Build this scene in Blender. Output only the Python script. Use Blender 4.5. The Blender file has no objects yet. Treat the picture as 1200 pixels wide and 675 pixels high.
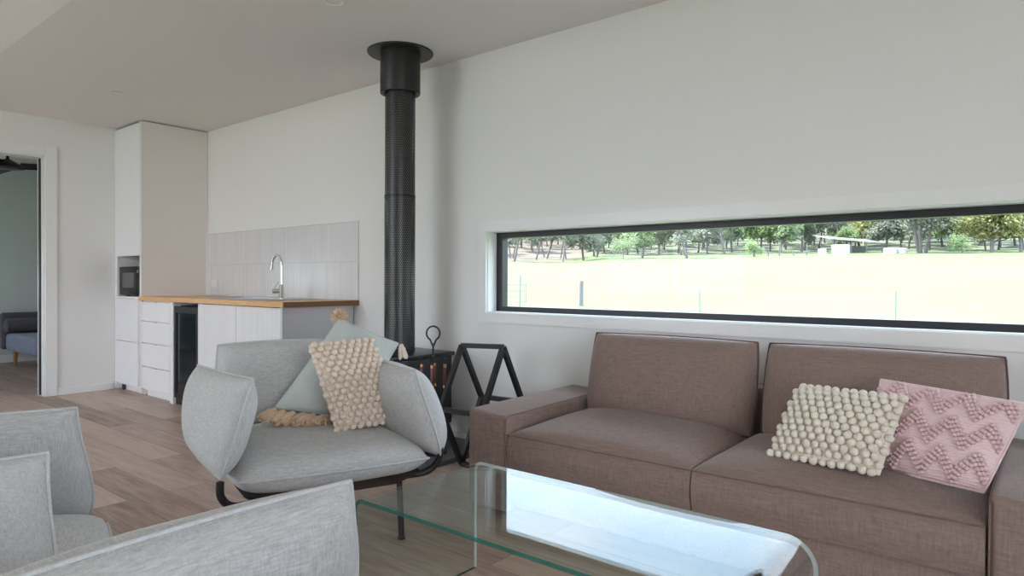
import bpy, bmesh, math, random
from mathutils import Vector, Matrix, noise as mnoise
R = random.Random(7)
PI = math.pi
SC = bpy.context.scene
COL = SC.collection

# ------------------------------------------------------------------ helpers
class MB:
    """collects geometry for ONE mesh object"""
    def __init__(s):
        s.v = []; s.f = []; s.mi = []; s.uv = {}
    def add(s, vs, fs, m=0):
        b = len(s.v); s.v += [tuple(p) for p in vs]
        for f in fs:
            s.f.append(tuple(i + b for i in f)); s.mi.append(m)
        return s
    def box(s, x0, x1, y0, y1, z0, z1, m=0):
        if x0 > x1: x0, x1 = x1, x0
        if y0 > y1: y0, y1 = y1, y0
        if z0 > z1: z0, z1 = z1, z0
        v = [(x0,y0,z0),(x1,y0,z0),(x1,y1,z0),(x0,y1,z0),(x0,y0,z1),(x1,y0,z1),(x1,y1,z1),(x0,y1,z1)]
        return s.add(v, [(0,3,2,1),(4,5,6,7),(0,1,5,4),(1,2,6,5),(2,3,7,6),(3,0,4,7)], m)
    def hexa(s, lo, hi, m=0):
        """lo, hi: four points each (same winding, counter-clockwise from above)"""
        return s.add(list(lo) + list(hi), [(3,2,1,0),(4,5,6,7),(0,1,5,4),(1,2,6,5),(2,3,7,6),(3,0,4,7)], m)
    def bar(s, a, b, w, h=None, up=(0,0,1), m=0):
        """rectangular bar from a to b"""
        h = h or w
        a, b = Vector(a), Vector(b); d = (b - a).normalized(); up = Vector(up)
        if abs(d.dot(up)) > .98: up = Vector((1,0,0))
        r = d.cross(up).normalized(); u = r.cross(d)
        P = lambda c: [c - r*w/2 - u*h/2, c + r*w/2 - u*h/2, c + r*w/2 + u*h/2, c - r*w/2 + u*h/2]
        return s.add(P(a) + P(b), [(0,1,2,3),(7,6,5,4),(0,4,5,1),(1,5,6,2),(2,6,7,3),(3,7,4,0)], m)
    def tube(s, pts, r, n=8, closed=False, m=0, cap=True):
        pts = [Vector(p) for p in pts]; k = len(pts)
        rr = r if isinstance(r, (list, tuple)) else [r]*k
        rings = []; prev = None
        for i, p in enumerate(pts):
            if closed: t = pts[(i+1) % k] - pts[i-1]
            else: t = pts[min(i+1, k-1)] - pts[max(i-1, 0)]
            t.normalize()
            if prev is None:
                a = Vector((0,0,1)) if abs(t.z) < .9 else Vector((1,0,0))
                nrm = t.cross(a).normalized()
            else:
                nrm = (prev - t*prev.dot(t))
                nrm = nrm.normalized() if nrm.length > 1e-6 else t.orthogonal().normalized()
            prev = nrm; bn = t.cross(nrm)
            rings.append([p + (nrm*math.cos(2*PI*j/n) + bn*math.sin(2*PI*j/n))*rr[i] for j in range(n)])
        vs = [q for ring in rings for q in ring]; fs = []
        for i in range(k if closed else k-1):
            i2 = (i+1) % k
            for j in range(n):
                j2 = (j+1) % n
                fs.append((i*n+j, i*n+j2, i2*n+j2, i2*n+j))
        if cap and not closed:
            fs.append(tuple(range(n-1, -1, -1))); fs.append(tuple((k-1)*n + j for j in range(n)))
        return s.add(vs, fs, m)
    def lathe(s, prof, c=(0,0,0), n=32, m=0):
        """prof: (r, z) from bottom up, around the vertical through c"""
        vs = []; fs = []; k = len(prof)
        for r, z in prof:
            for j in range(n):
                a = 2*PI*j/n; vs.append((c[0]+r*math.cos(a), c[1]+r*math.sin(a), c[2]+z))
        for i in range(k-1):
            for j in range(n):
                j2 = (j+1) % n; fs.append((i*n+j, i*n+j2, (i+1)*n+j2, (i+1)*n+j))
        return s.add(vs, fs, m)
    def ball(s, c, r, sub=1, m=0, sq=(1,1,1), rot=None):
        bm = bmesh.new(); bmesh.ops.create_icosphere(bm, subdivisions=sub, radius=1)
        vs = []
        for q in bm.verts:
            p = Vector((q.co.x*sq[0]*r, q.co.y*sq[1]*r, q.co.z*sq[2]*r))
            if rot: p = rot @ p
            vs.append(Vector(c) + p)
        fs = [tuple(v.index for v in f.verts) for f in bm.faces]; bm.free()
        return s.add(vs, fs, m)
    def build(s, name, mats, parent=None, smooth=False, bevel=0, seg=2, loc=None, weld=False, angle=None):
        me = bpy.data.meshes.new(name); me.from_pydata(s.v, [], s.f)
        mats = mats if isinstance(mats, (list, tuple)) else [mats]
        for m in mats: me.materials.append(m)
        me.polygons.foreach_set('material_index', s.mi)
        bm = bmesh.new(); bm.from_mesh(me)
        if weld: bmesh.ops.remove_doubles(bm, verts=bm.verts, dist=1e-5)
        bmesh.ops.recalc_face_normals(bm, faces=bm.faces)
        if bevel:
            bmesh.ops.bevel(bm, geom=[e for e in bm.edges if len(e.link_faces) == 2 and e.calc_face_angle(0) > .5],
                            offset=bevel, segments=seg, profile=.5, affect='EDGES', clamp_overlap=True)
        bm.to_mesh(me); bm.free()
        if smooth or bevel:
            me.polygons.foreach_set('use_smooth', [True]*len(me.polygons))
            me.set_sharp_from_angle(angle=angle if angle else math.radians(40))
        me.update()
        o = bpy.data.objects.new(name, me); COL.objects.link(o)
        if parent: o.parent = parent
        if loc: o.location = loc
        return o

def empty(name, loc=(0,0,0), rz=0, rx=0, ry=0):
    o = bpy.data.objects.new(name, None); COL.objects.link(o)
    o.empty_display_size = .1
    o.location = loc; o.rotation_euler = (rx, ry, rz); return o
def tag(o, label, cat, group=None, kind=None):
    o['label'] = label; o['category'] = cat
    if group: o['group'] = group
    if kind: o['kind'] = kind
    return o
def struct(o):
    o['kind'] = 'structure'; return o
def copy_tree(o, parent=None):
    c = o.copy(); COL.objects.link(c)
    if parent: c.parent = parent
    for ch in list(o.children): copy_tree(ch, c)
    return c

# ------------------------------------------------------------------ materials
def newmat(name):
    m = bpy.data.materials.new(name); m.use_nodes = True
    nt = m.node_tree; nt.nodes.clear()
    out = nt.nodes.new('ShaderNodeOutputMaterial')
    return m, nt, out
def lin(c):
    return tuple(((x/255)/12.92 if x/255 <= .04045 else ((x/255+.055)/1.055)**2.4) for x in c) + (1,)
class G:
    """tiny node-graph writer"""
    def __init__(s, nt): s.nt = nt
    def n(s, t, **kw):
        nd = s.nt.nodes.new(t)
        for k, v in kw.items():
            if hasattr(nd, k) and k not in nd.inputs: setattr(nd, k, v)
            else: s.set(nd.inputs[k], v)
        return nd
    def set(s, inp, v):
        if isinstance(v, bpy.types.NodeSocket): s.nt.links.new(v, inp)
        elif isinstance(v, bpy.types.Node): s.nt.links.new(v.outputs[0], inp)
        else: inp.default_value = v
    def math(s, op, a, b=None, c=None, clamp=False):
        nd = s.nt.nodes.new('ShaderNodeMath'); nd.operation = op; nd.use_clamp = clamp
        for i, v in enumerate((a, b, c)):
            if v is not None: s.set(nd.inputs[i], v)
        return nd.outputs[0]
    def mix(s, f, a, b):
        nd = s.nt.nodes.new('ShaderNodeMix'); nd.data_type = 'RGBA'
        s.set(nd.inputs['Factor'], f); s.set(nd.inputs[6], a); s.set(nd.inputs[7], b)
        return nd.outputs[2]
    def ramp(s, f, stops):
        nd = s.nt.nodes.new('ShaderNodeValToRGB'); s.set(nd.inputs[0], f)
        e = nd.color_ramp.elements
        while len(e) > len(stops): e.remove(e[-1])
        while len(e) < len(stops): e.new(.5)
        for x, (p, c) in zip(e, stops): x.position = p; x.color = c
        return nd.outputs[0]
    def coord(s, which='Object', scale=(1,1,1), rot=(0,0,0)):
        tc = s.nt.nodes.new('ShaderNodeTexCoord'); mp = s.nt.nodes.new('ShaderNodeMapping')
        s.nt.links.new(tc.outputs[which], mp.inputs[0])
        mp.inputs['Scale'].default_value = scale; mp.inputs['Rotation'].default_value = rot
        return mp.outputs[0]
    def noise(s, vec, scale=5, detail=3, rough=.5):
        nd = s.nt.nodes.new('ShaderNodeTexNoise'); s.set(nd.inputs['Vector'], vec)
        nd.inputs['Scale'].default_value = scale; nd.inputs['Detail'].default_value = detail; nd.inputs['Roughness'].default_value = rough
        return nd.outputs['Fac']
    def bump(s, h, strength=.3, dist=.01):
        nd = s.nt.nodes.new('ShaderNodeBump'); s.set(nd.inputs['Height'], h)
        nd.inputs['Strength'].default_value = strength; nd.inputs['Distance'].default_value = dist
        return nd.outputs[0]
def bsdf(g, col, rough=.5, metal=0, normal=None, spec=.5, sheen=0, coat=0):
    p = g.n('ShaderNodeBsdfPrincipled')
    g.set(p.inputs['Base Color'], col); g.set(p.inputs['Roughness'], rough); g.set(p.inputs['Metallic'], metal)
    p.inputs['Specular IOR Level'].default_value = spec
    if sheen: p.inputs['Sheen Weight'].default_value = sheen; p.inputs['Sheen Roughness'].default_value = .4
    if coat: p.inputs['Coat Weight'].default_value = coat
    if normal is not None: g.set(p.inputs['Normal'], normal)
    return p.outputs[0]
def plain(name, col, rough=.5, metal=0, spec=.5, var=.03, vs=6, bump=0, bs=60):
    m, nt, out = newmat(name); g = G(nt)
    v = g.coord()
    c2 = tuple(max(0, x*(1-var*2)) for x in col[:3]) + (1,)
    c = g.mix(g.noise(v, vs, 3), c2, col)
    nrm = g.bump(g.noise(v, bs, 4), bump, .002) if bump else None
    nt.links.new(bsdf(g, c, rough, metal, nrm, spec), out.inputs[0]); return m
def fabric(name, light, dark, scale=1.0, rough=.9, sheen=.15, mott=.25, bump=.25):
    """woven cloth: slubby threads along all three object axes"""
    m, nt, out = newmat(name); g = G(nt)
    H_, L_ = 270*scale, 32*scale
    tc = g.n('ShaderNodeTexCoord'); sp = g.n('ShaderNodeSeparateXYZ'); nt.links.new(tc.outputs['Normal'], sp.inputs[0])
    def threads(sc, ax):
        n_ = g.math('SUBTRACT', g.noise(g.coord(scale=sc), 1, 2, .6), .5)
        return g.math('MULTIPLY', n_, g.math('SUBTRACT', 1, g.math('ABSOLUTE', sp.outputs[ax])))
    w = g.math('ADD', g.math('ADD', threads((H_,H_,L_), 2), threads((L_,H_,H_), 0)), threads((H_,L_,H_), 1))
    w = g.math('MULTIPLY', w, 1.15)
    big = g.math('MULTIPLY', g.math('SUBTRACT', g.noise(g.coord(), 14, 4, .6), .5), mott)
    f = g.math('ADD', g.math('ADD', w, .5), big, clamp=True)
    nt.links.new(bsdf(g, g.mix(f, dark, light), rough, 0, g.bump(w, bump, .0015), .2, sheen), out.inputs[0]); return m
def archglass(name, tint, ior_r0=.042, boost=1.0, glc=1.0):
    """thin clear sheet: tinted see-through plus Schlick mirror reflection"""
    m, nt, out = newmat(name); g = G(nt)
    geo = g.n('ShaderNodeNewGeometry')
    dt = g.n('ShaderNodeVectorMath', operation='DOT_PRODUCT')
    nt.links.new(geo.outputs['Normal'], dt.inputs[0]); nt.links.new(geo.outputs['Incoming'], dt.inputs[1])
    c = g.math('ABSOLUTE', dt.outputs['Value'])
    k = g.math('POWER', g.math('SUBTRACT', 1, c), 5)
    F = g.math('MULTIPLY', g.math('ADD', g.math('MULTIPLY', k, 1-ior_r0), ior_r0), boost, clamp=True)
    tr = g.n('ShaderNodeBsdfTransparent'); tr.inputs[0].default_value = tint
    gl = g.n('ShaderNodeBsdfGlossy'); gl.inputs['Roughness'].default_value = 0.0; gl.inputs[0].default_value = (glc,glc,glc,1)
    mx = g.n('ShaderNodeMixShader'); nt.links.new(F, mx.inputs[0])
    nt.links.new(tr.outputs[0], mx.inputs[1]); nt.links.new(gl.outputs[0], mx.inputs[2])
    nt.links.new(mx.outputs[0], out.inputs[0]); return m

M = {}
M['bedwall'] = plain('bedroom_wall_grass_light', (.60,.68,.65,1), .65, var=.006, vs=3, spec=.25)  # green light off the grass is mixed into this wall colour
M['wall'] = plain('painted_plaster', (.80,.79,.78,1), .65, var=.006, vs=3, bump=.04, bs=180, spec=.25)
M['ceil'] = plain('ceiling_paint', (.80,.775,.765,1), .8, var=.006, vs=3, spec=.15)
M['trim'] = plain('trim_gloss_paint', (.82,.82,.815,1), .35, var=.01)
M['cab'] = plain('white_cabinet', (.82,.82,.84,1), .4, var=.008)
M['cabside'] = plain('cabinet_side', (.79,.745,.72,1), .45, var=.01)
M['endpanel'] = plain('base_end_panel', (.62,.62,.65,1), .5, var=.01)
M['black'] = plain('black_steel', (.016,.015,.016,1), .42, .0, var=.1, bump=.03)
M['blackframe'] = plain('black_aluminium', (.018,.017,.022,1), .45, .0, var=.15, vs=18)
M['stovetop'] = plain('stove_black', (.012,.012,.013,1), .33, 0)
M['chrome'] = plain('chrome', (.75,.76,.78,1), .08, 1.0, var=.0)
M['steel'] = plain('brushed_steel', (.55,.55,.56,1), .28, 1.0, var=.05)
M['inner_flue'] = plain('stainless_flue', (.36,.35,.34,1), .4, 1.0, var=.05)
M['copper'] = plain('copper_ferrule', (.75,.42,.26,1), .25, 1.0)
M['redwood'] = plain('dark_red_wood', (.13,.03,.018,1), .35, var=.2, vs=30)
M['microglass'] = plain('microwave_glass', (.08,.085,.09,1), .12)
M['microbody'] = plain('microwave_black', (.010,.010,.011,1), .4, spec=.3)
M['fridgeglass'] = plain('smoked_glass', (.008,.013,.018,1), .06, spec=.45)
M['gap_shade'] = plain('plinth_gap_shade', (.05,.045,.045,1), .8)  # dark colour painted for the shaded gap at the cabinet plinth
M['hearth'] = plain('hearth_slate', (.12,.12,.128,1), .55, var=.1, vs=20, bump=.1)
M['brown_rail'] = plain('chair_frame_brown', (.018,.013,.013,1), .4)
M['fan'] = plain('fan_black', (.01,.01,.011,1), .35)
M['legwood'] = plain('oak_leg', (.45,.27,.12,1), .45, var=.15, vs=25)
M['paper'] = plain('outlet_white', (.8,.8,.8,1), .3, var=0)
M['light_lens'] = plain('downlight_lens', (.8,.8,.78,1), .3, var=0)
M['grey_fab'] = fabric('grey_linen', lin((208,207,206)), lin((152,152,152)), 1.0, mott=.12)
M['grey_pipe'] = fabric('grey_linen_piping', lin((212,212,212)), lin((166,166,167)), 1.4)
M['sofa_fab'] = fabric('mauve_brown_linen', lin((150,130,121)), lin((119,100,93)), .6, sheen=.2, mott=.12)
M['sofa_seam'] = fabric('mauve_brown_seam', lin((134,114,107)), lin((104,86,80)), .8, sheen=.1)
M['sofa_pipe'] = fabric('mauve_brown_piping', lin((108,86,81)), lin((80,62,58)), .8, sheen=.1)
M['cream'] = fabric('cream_wool', lin((238,231,219)), lin((208,198,182)), .5, sheen=.1, mott=.2, bump=.3)
M['beige'] = fabric('beige_wool', lin((235,220,205)), lin((202,185,169)), .5, sheen=.1, mott=.2, bump=.3)
M['tassel'] = fabric('tassel_cotton', lin((232,206,180)), lin((186,156,128)), .7, sheen=.1, mott=.5, bump=.6)
M['sage'] = fabric('sage_grey_cotton', lin((200,206,203)), lin((172,178,176)), 1.2, mott=.2)
M['pink_base'] = fabric('dusty_pink_rib', lin((242,218,218)), lin((216,186,188)), .7, mott=.1)
M['pink_bob'] = fabric('dusty_pink_bobble', lin((232,202,204)), lin((206,172,175)), .7, mott=.1)
M['bed_back'] = fabric('bedroom_dark_fabric', lin((100,98,108)), lin((76,74,84)), .6)
M['bed_seat'] = fabric('bedroom_blue_fabric', lin((158,166,186)), lin((128,136,156)), .6)
M['pane'] = archglass('window_pane_glass', (.96,.975,.97,1), .02, 1.0, .22)
M['table_glass'] = archglass('table_clear_glass', (.90,.945,.935,1), .042, .47)

def m_tableedge():
    m, nt, out = newmat('table_glass_edge'); g = G(nt)
    p = bsdf(g, (.01,.16,.13,1), .12, 0, None, .6)
    tr = g.n('ShaderNodeBsdfTransparent'); tr.inputs[0].default_value = (.35,.75,.68,1)
    mx = g.n('ShaderNodeMixShader'); mx.inputs[0].default_value = .6
    nt.links.new(tr.outputs[0], mx.inputs[1]); nt.links.new(p, mx.inputs[2]); nt.links.new(mx.outputs[0], out.inputs[0]); return m
M['table_edge'] = m_tableedge()
def m_rim():
    m, nt, out = newmat('table_glass_rim_highlight'); g = G(nt)
    p = bsdf(g, (.72,.80,.79,1), .15, 0, None, .6)  # whitish base puts the bright edge highlight into the rim colour
    tr = g.n('ShaderNodeBsdfTransparent'); tr.inputs[0].default_value = (.85,.94,.92,1)
    mx = g.n('ShaderNodeMixShader'); mx.inputs[0].default_value = .55
    nt.links.new(tr.outputs[0], mx.inputs[1]); nt.links.new(p, mx.inputs[2]); nt.links.new(mx.outputs[0], out.inputs[0]); return m
M['table_rim'] = m_rim()

def m_floor():
    m, nt, out = newmat('oak_plank_floor'); g = G(nt)
    v = g.coord()
    br = g.n('ShaderNodeTexBrick'); nt.links.new(v, br.inputs['Vector'])
    br.offset = .37; br.offset_frequency = 2; br.squash = 1
    for k, x in (('Scale',1.0),('Mortar Size',.0016),('Mortar Smooth',.1),('Bias',0.),('Brick Width',1.83),('Row Height',.19)): br.inputs[k].default_value = x
    br.inputs['Color1'].default_value = (0,0,0,1); br.inputs['Color2'].default_value = (1,1,1,1); br.inputs['Mortar'].default_value = (.5,.5,.5,1)
    sep = g.n('ShaderNodeSeparateColor'); nt.links.new(br.outputs['Color'], sep.inputs[0])
    tone = sep.outputs[0]
    off = g.n('ShaderNodeCombineXYZ'); nt.links.new(g.math('MULTIPLY', tone, 37.0), off.inputs[0]); nt.links.new(g.math('MULTIPLY', tone, 11.0), off.inputs[2])
    va = g.n('ShaderNodeVectorMath', operation='ADD'); nt.links.new(v, va.inputs[0]); nt.links.new(off.outputs[0], va.inputs[1])
    mp = g.n('ShaderNodeMapping'); nt.links.new(va.outputs[0], mp.inputs[0]); mp.inputs['Scale'].default_value = (1.2, 14, 1)
    gr = g.noise(mp.outputs[0], 3.0, 6, .65)
    mp2 = g.n('ShaderNodeMapping'); nt.links.new(va.outputs[0], mp2.inputs[0]); mp2.inputs['Scale'].default_value = (1.0, 4, 1)
    bl = g.noise(mp2.outputs[0], 1.7, 3, .55)
    f = g.math('ADD', g.math('MULTIPLY', gr, .55), g.math('ADD', g.math('MULTIPLY', bl, .45), g.math('MULTIPLY', g.math('SUBTRACT', tone, .5), .34)), clamp=True)
    c = g.ramp(f, [(.22, lin((128,106,94))), (.45, lin((176,150,136))), (.62, lin((194,171,157))), (.85, lin((208,189,176)))])
    mort = br.outputs['Fac']
    c = g.mix(g.math('MULTIPLY', mort, .6), c, lin((70,56,50)))
    nrm = g.bump(g.math('SUBTRACT', gr, mort), .12, .003)
    nt.links.new(bsdf(g, c, .42, 0, nrm, .4), out.inputs[0]); return m
M['floor'] = m_floor()

def m_bench(end=False):
    m, nt, out = newmat('butcher_block_end' if end else 'butcher_block'); g = G(nt)
    v = g.coord()
    br = g.n('ShaderNodeTexBrick'); nt.links.new(g.coord(rot=(0,0,0)) if not end else g.coord(rot=(0,0,PI/2)), br.inputs['Vector'])
    for k, x in (('Scale',1.0),('Mortar Size',.0005),('Bias',0.),('Brick Width',.42 if not end else .04),('Row Height',.04)): br.inputs[k].default_value = x
    br.inputs['Color1'].default_value = lin((236,192,140)) if not end else lin((178,136,102))
    br.inputs['Color2'].default_value = lin((220,172,118)) if not end else lin((142,104,76))
    br.inputs['Mortar'].default_value = lin((130,90,56))
    gr = g.noise(g.coord(scale=(4,60,60) if not end else (40,40,40)), 1.5, 4)
    c = g.mix(g.math('MULTIPLY', gr, .35), br.outputs['Color'], lin((180,132,84)) if not end else lin((84,56,38)))
    nt.links.new(bsdf(g, c, .35), out.inputs[0]); return m
M['bench'] = m_bench(); M['bench_end'] = m_bench(True)

def m_tile():
    m, nt, out = newmat('white_finger_tile'); g = G(nt)
    v = g.coord(rot=(PI/2, 0, 0))       # x stays, z -> y
    mp = g.n('ShaderNodeMapping'); nt.links.new(v, mp.inputs[0]); mp.inputs['Rotation'].default_value = (0,0,PI/2)
    br = g.n('ShaderNodeTexBrick'); nt.links.new(mp.outputs[0], br.inputs['Vector']); br.offset = 0
    for k, x in (('Scale',1.0),('Mortar Size',.0022),('Mortar Smooth',.3),('Bias',0.),('Brick Width',.305),('Row Height',.026)): br.inputs[k].default_value = x
    br.inputs['Color1'].default_value = (.74,.735,.75,1); br.inputs['Color2'].default_value = (.69,.685,.70,1); br.inputs['Mortar'].default_value = (.56,.555,.57,1)
    nrm = g.bump(g.math('SUBTRACT', 1, br.outputs['Fac']), .35, .003)
    nt.links.new(bsdf(g, br.outputs['Color'], .25, 0, nrm), out.inputs[0]); return m
M['tile'] = m_tile()

def m_perf():
    """black sheet with punched round holes, in UV metres"""
    m, nt, out = newmat('perforated_black_steel'); g = G(nt)
    tc = g.n('ShaderNodeTexCoord'); sp = g.n('ShaderNodeSeparateXYZ'); nt.links.new(tc.outputs['UV'], sp.inputs[0])
    P = .0135
    u = g.math('DIVIDE', sp.outputs[0], P); w = g.math('DIVIDE', sp.outputs[1], P*.82)
    row = g.math('FLOOR', w)
    sh = g.math('MULTIPLY', g.math('MODULO', row, 2), .5)
    fu = g.math('SUBTRACT', g.math('FRACT', g.math('ADD', u, sh)), .5)
    fw = g.math('SUBTRACT', g.math('FRACT', w), .5)
    d = g.math('SQRT', g.math('ADD', g.math('MULTIPLY', fu, fu), g.math('MULTIPLY', fw, fw)))
    hole = g.math('LESS_THAN', d, .27)
    p = bsdf(g, (.016,.015,.015,1), .38, .0, None, .6)
    tr = g.n('ShaderNodeBsdfTransparent')
    mx = g.n('ShaderNodeMixShader'); nt.links.new(hole, mx.inputs[0]); nt.links.new(p, mx.inputs[1]); nt.links.new(tr.outputs[0], mx.inputs[2])
    nt.links.new(mx.outputs[0], out.inputs[0]); return m
M['perf'] = m_perf()

def m_grass():
    m, nt, out = newmat('paddock_grass'); g = G(nt)
    v = g.coord()
    n1 = g.noise(v, .06, 4, .6); n2 = g.noise(v, .9, 4, .6)
    f = g.math('ADD', g.math('MULTIPLY', n1, .6), g.math('MULTIPLY', n2, .4))
    c = g.ramp(f, [(.32, (.070,.104,.042,1)), (.5, (.085,.114,.054,1)), (.66, (.096,.119,.064,1))])
    # bush floor of bark and leaf litter beyond the mown paddock, pale dry slope on its left
    sp = g.n('ShaderNodeSeparateXYZ'); nt.links.new(v, sp.inputs[0])
    dx = g.math('SUBTRACT', sp.outputs[0], 7.1); dy = g.math('ADD', sp.outputs[1], 3.2)
    d = g.math('SQRT', g.math('ADD', g.math('MULTIPLY', dx, dx), g.math('MULTIPLY', dy, dy)))
    left = g.math('LESS_THAN', g.math('ADD', sp.outputs[0], g.math('MULTIPLY', dy, .56)), 0.0)
    edge = g.math('ADD', d, g.math('MULTIPLY', g.math('SUBTRACT', g.noise(v, .12, 3), .5), 14))
    edge = g.math('ADD', edge, g.math('MULTIPLY', left, 18))
    far = g.math('MULTIPLY', g.math('SUBTRACT', edge, 82), .25, clamp=True)
    lit = g.mix(left, (.095,.108,.072,1), (.105,.092,.074,1))
    nt.links.new(bsdf(g, g.mix(far, c, lit), .9, 0, None, .1), out.inputs[0]); return m
M['grass'] = m_grass()
def leafmat(name, a, b):
    m, nt, out = newmat(name); g = G(nt)
    oi = g.n('ShaderNodeObjectInfo')
    c = g.mix(g.noise(g.coord(), .9, 3, .6), a, b)
    hs = g.n('ShaderNodeHueSaturation'); nt.links.new(c, hs.inputs['Color'])
    nt.links.new(g.math('ADD', g.math('MULTIPLY', oi.outputs['Random'], .5), .75), hs.inputs['Value'])
    d = g.n('ShaderNodeBsdfDiffuse'); nt.links.new(hs.outputs[0], d.inputs[0])
    t = g.n('ShaderNodeBsdfTranslucent'); nt.links.new(hs.outputs[0], t.inputs[0])
    mx = g.n('ShaderNodeMixShader'); mx.inputs[0].default_value = .35
    nt.links.new(d.outputs[0], mx.inputs[1]); nt.links.new(t.outputs[0], mx.inputs[2]); nt.links.new(mx.outputs[0], out.inputs[0]); return m
M['leaf_grey'] = leafmat('grey_green_leaves', (.150,.168,.128,1), (.235,.252,.200,1))
M['leaf_green'] = leafmat('green_leaves', (.132,.180,.098,1), (.215,.262,.155,1))
M['leaf_lime'] = leafmat('light_green_leaves', (.155,.215,.100,1), (.230,.290,.155,1))
M['leaf_yellow'] = leafmat('yellow_green_leaves', (.190,.205,.085,1), (.265,.262,.125,1))
M['bark'] = plain('pale_bark', (.14,.125,.12,1), .9, var=.3, vs=3)
M['post_wood'] = plain('weathered_post', (.16,.155,.155,1), .9, var=.2, vs=8)
M['galv'] = plain('galvanised_steel', (.16,.165,.175,1), .5, 0)
M['roof_tin'] = plain('shed_roof_tin', (.20,.195,.20,1), .5, 0)
M['white_tin'] = plain('white_sheet', (.40,.40,.40,1), .6)
M['picket'] = plain('pale_blue_picket', (.15,.19,.18,1), .6)
M['bounce_slab'] = plain('tinted_bounce_slab', (.585,.60,.475,1), .85, var=.05, vs=2)  # tint picked for the light this added slab throws indoors
M['dirt'] = plain('dry_hillside', (.30,.25,.17,1), .95, var=.25, vs=.15)

# ------------------------------------------------------------------ camera
cam = bpy.data.cameras.new('camera'); co = bpy.data.objects.new('camera', cam); COL.objects.link(co)
cam.sensor_width = 36; cam.lens = 36*776.973/1200; cam.clip_start = .02; cam.clip_end = 1000
yaw, pit, rol = (math.radians(a) for a in (39.0591, -.5624, .2576))
fw = Vector((-math.sin(yaw)*math.cos(pit), math.cos(yaw)*math.cos(pit), math.sin(pit)))
rt = Vector((math.cos(yaw), math.sin(yaw), 0)); up = rt.cross(fw)
r2 = rt*math.cos(rol) + up*math.sin(rol); u2 = up*math.cos(rol) - rt*math.sin(rol)
co.matrix_world = Matrix(((r2.x,u2.x,-fw.x,7.1206),(r2.y,u2.y,-fw.y,-3.2162),(r2.z,u2.z,-fw.z,1.071),(0,0,0,1)))
SC.camera = co

# ------------------------------------------------------------------ room shell
XR, YN, H = 9.6, -6.4, 2.545
XB = -3.3                    # far wall of the bedroom
T = .16
RAKE = lambda y: H + (-1.955 - y)*.17     # raked ceiling rises towards the garden side
zN = RAKE(YN)
# floor (living room and bedroom share the boards)
struct(MB().box(-T, XR+T, YN-T, T, -.12, 0).box(XB-T, -T, -3.0-T, T, -.12, 0).build('floor', M['floor']))
# ceiling: flat strip by the window, then raked
mb = MB()
mb.box(-T, XR+T, -1.955, T, H, H+.12)
mb.hexa([(-T,YN-T,RAKE(YN-T)),(XR+T,YN-T,RAKE(YN-T)),(XR+T,-1.955,H),(-T,-1.955,H)],
        [(-T,YN-T,RAKE(YN-T)+.12),(XR+T,YN-T,RAKE(YN-T)+.12),(XR+T,-1.955,H+.12),(-T,-1.955,H+.12)])
struct(mb.build('ceiling', M['ceil']))
struct(MB().box(XB-T, -T, -3.0-T, T, H, H+.12).build('ceiling_bedroom', M['ceil']))
# window wall (y = 0 .. T) with a long low opening
WX0, WX1, WZ0, WZ1 = 4.305, 8.75, .872, 1.392
mb = MB()
mb.box(XB-T, WX0, 0, T, 0, H); mb.box(WX1, XR+T, 0, T, 0, H)
mb.box(WX0, WX1, 0, T, 0, WZ0); mb.box(WX0, WX1, 0, T, WZ1, H)
struct(mb.build('wall_window', M['wall']))
# left wall (x = -T .. 0) with the bedroom doorway
DY0, DY1, DZ = -2.06, -1.205, 2.19
mb = MB()
mb.box(-T, 0, DY1, 0, 0, H); mb.box(-T, 0, DY0, DY1, DZ, H)
mb.hexa([(-T,DY0,H),(0,DY0,H),(0,-1.955,H),(-T,-1.955,H)], [(-T,DY0,RAKE(DY0)),(0,DY0,RAKE(DY0)),(0,-1.955,H+.001),(-T,-1.955,H+.001)])
mb.hexa([(-T,YN,0),(0,YN,0),(0,DY0,0),(-T,DY0,0)], [(-T,YN,zN),(0,YN,zN),(0,DY0,RAKE(DY0)),(-T,DY0,RAKE(DY0))])
struct(mb.build('wall_left', M['wall']))
# right wall, outside the picture; wide opening added for fill light
RO = (-6.0, -2.6, 0.0, 2.4)
mb = MB()
mb.hexa([(XR,YN,0),(XR+T,YN,0),(XR+T,RO[0],0),(XR,RO[0],0)], [(XR,YN,zN),(XR+T,YN,zN),(XR+T,RO[0],RAKE(RO[0])),(XR,RO[0],RAKE(RO[0]))])
mb.hexa([(XR,RO[0],RO[3]),(XR+T,RO[0],RO[3]),(XR+T,RO[1],RO[3]),(XR,RO[1],RO[3])], [(XR,RO[0],RAKE(RO[0])),(XR+T,RO[0],RAKE(RO[0])),(XR+T,RO[1],RAKE(RO[1])),(XR,RO[1],RAKE(RO[1]))])
mb.hexa([(XR,RO[1],0),(XR+T,RO[1],0),(XR+T,-1.955,0),(XR,-1.955,0)], [(XR,RO[1],RAKE(RO[1])),(XR+T,RO[1],RAKE(RO[1])),(XR+T,-1.955,H),(XR,-1.955,H)])
mb.box(XR, XR+T, -1.955, 0, 0, H)
struct(mb.build('wall_right', M['wall']))
# garden-side wall, behind the camera, with a glazed opening
OP = [(1.1, 3.6, 0.0, 2.95)]
mb = MB()
xs = [-T] + [a for o in OP for a in o[:2]] + [XR+T]
for i in range(0, len(xs), 2): mb.box(xs[i], xs[i+1], YN-T, YN, 0, zN)
for a, b, z0, z1 in OP: mb.box(a, b, YN-T, YN, z1, zN)
struct(mb.build('wall_garden', M['wall']))
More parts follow.
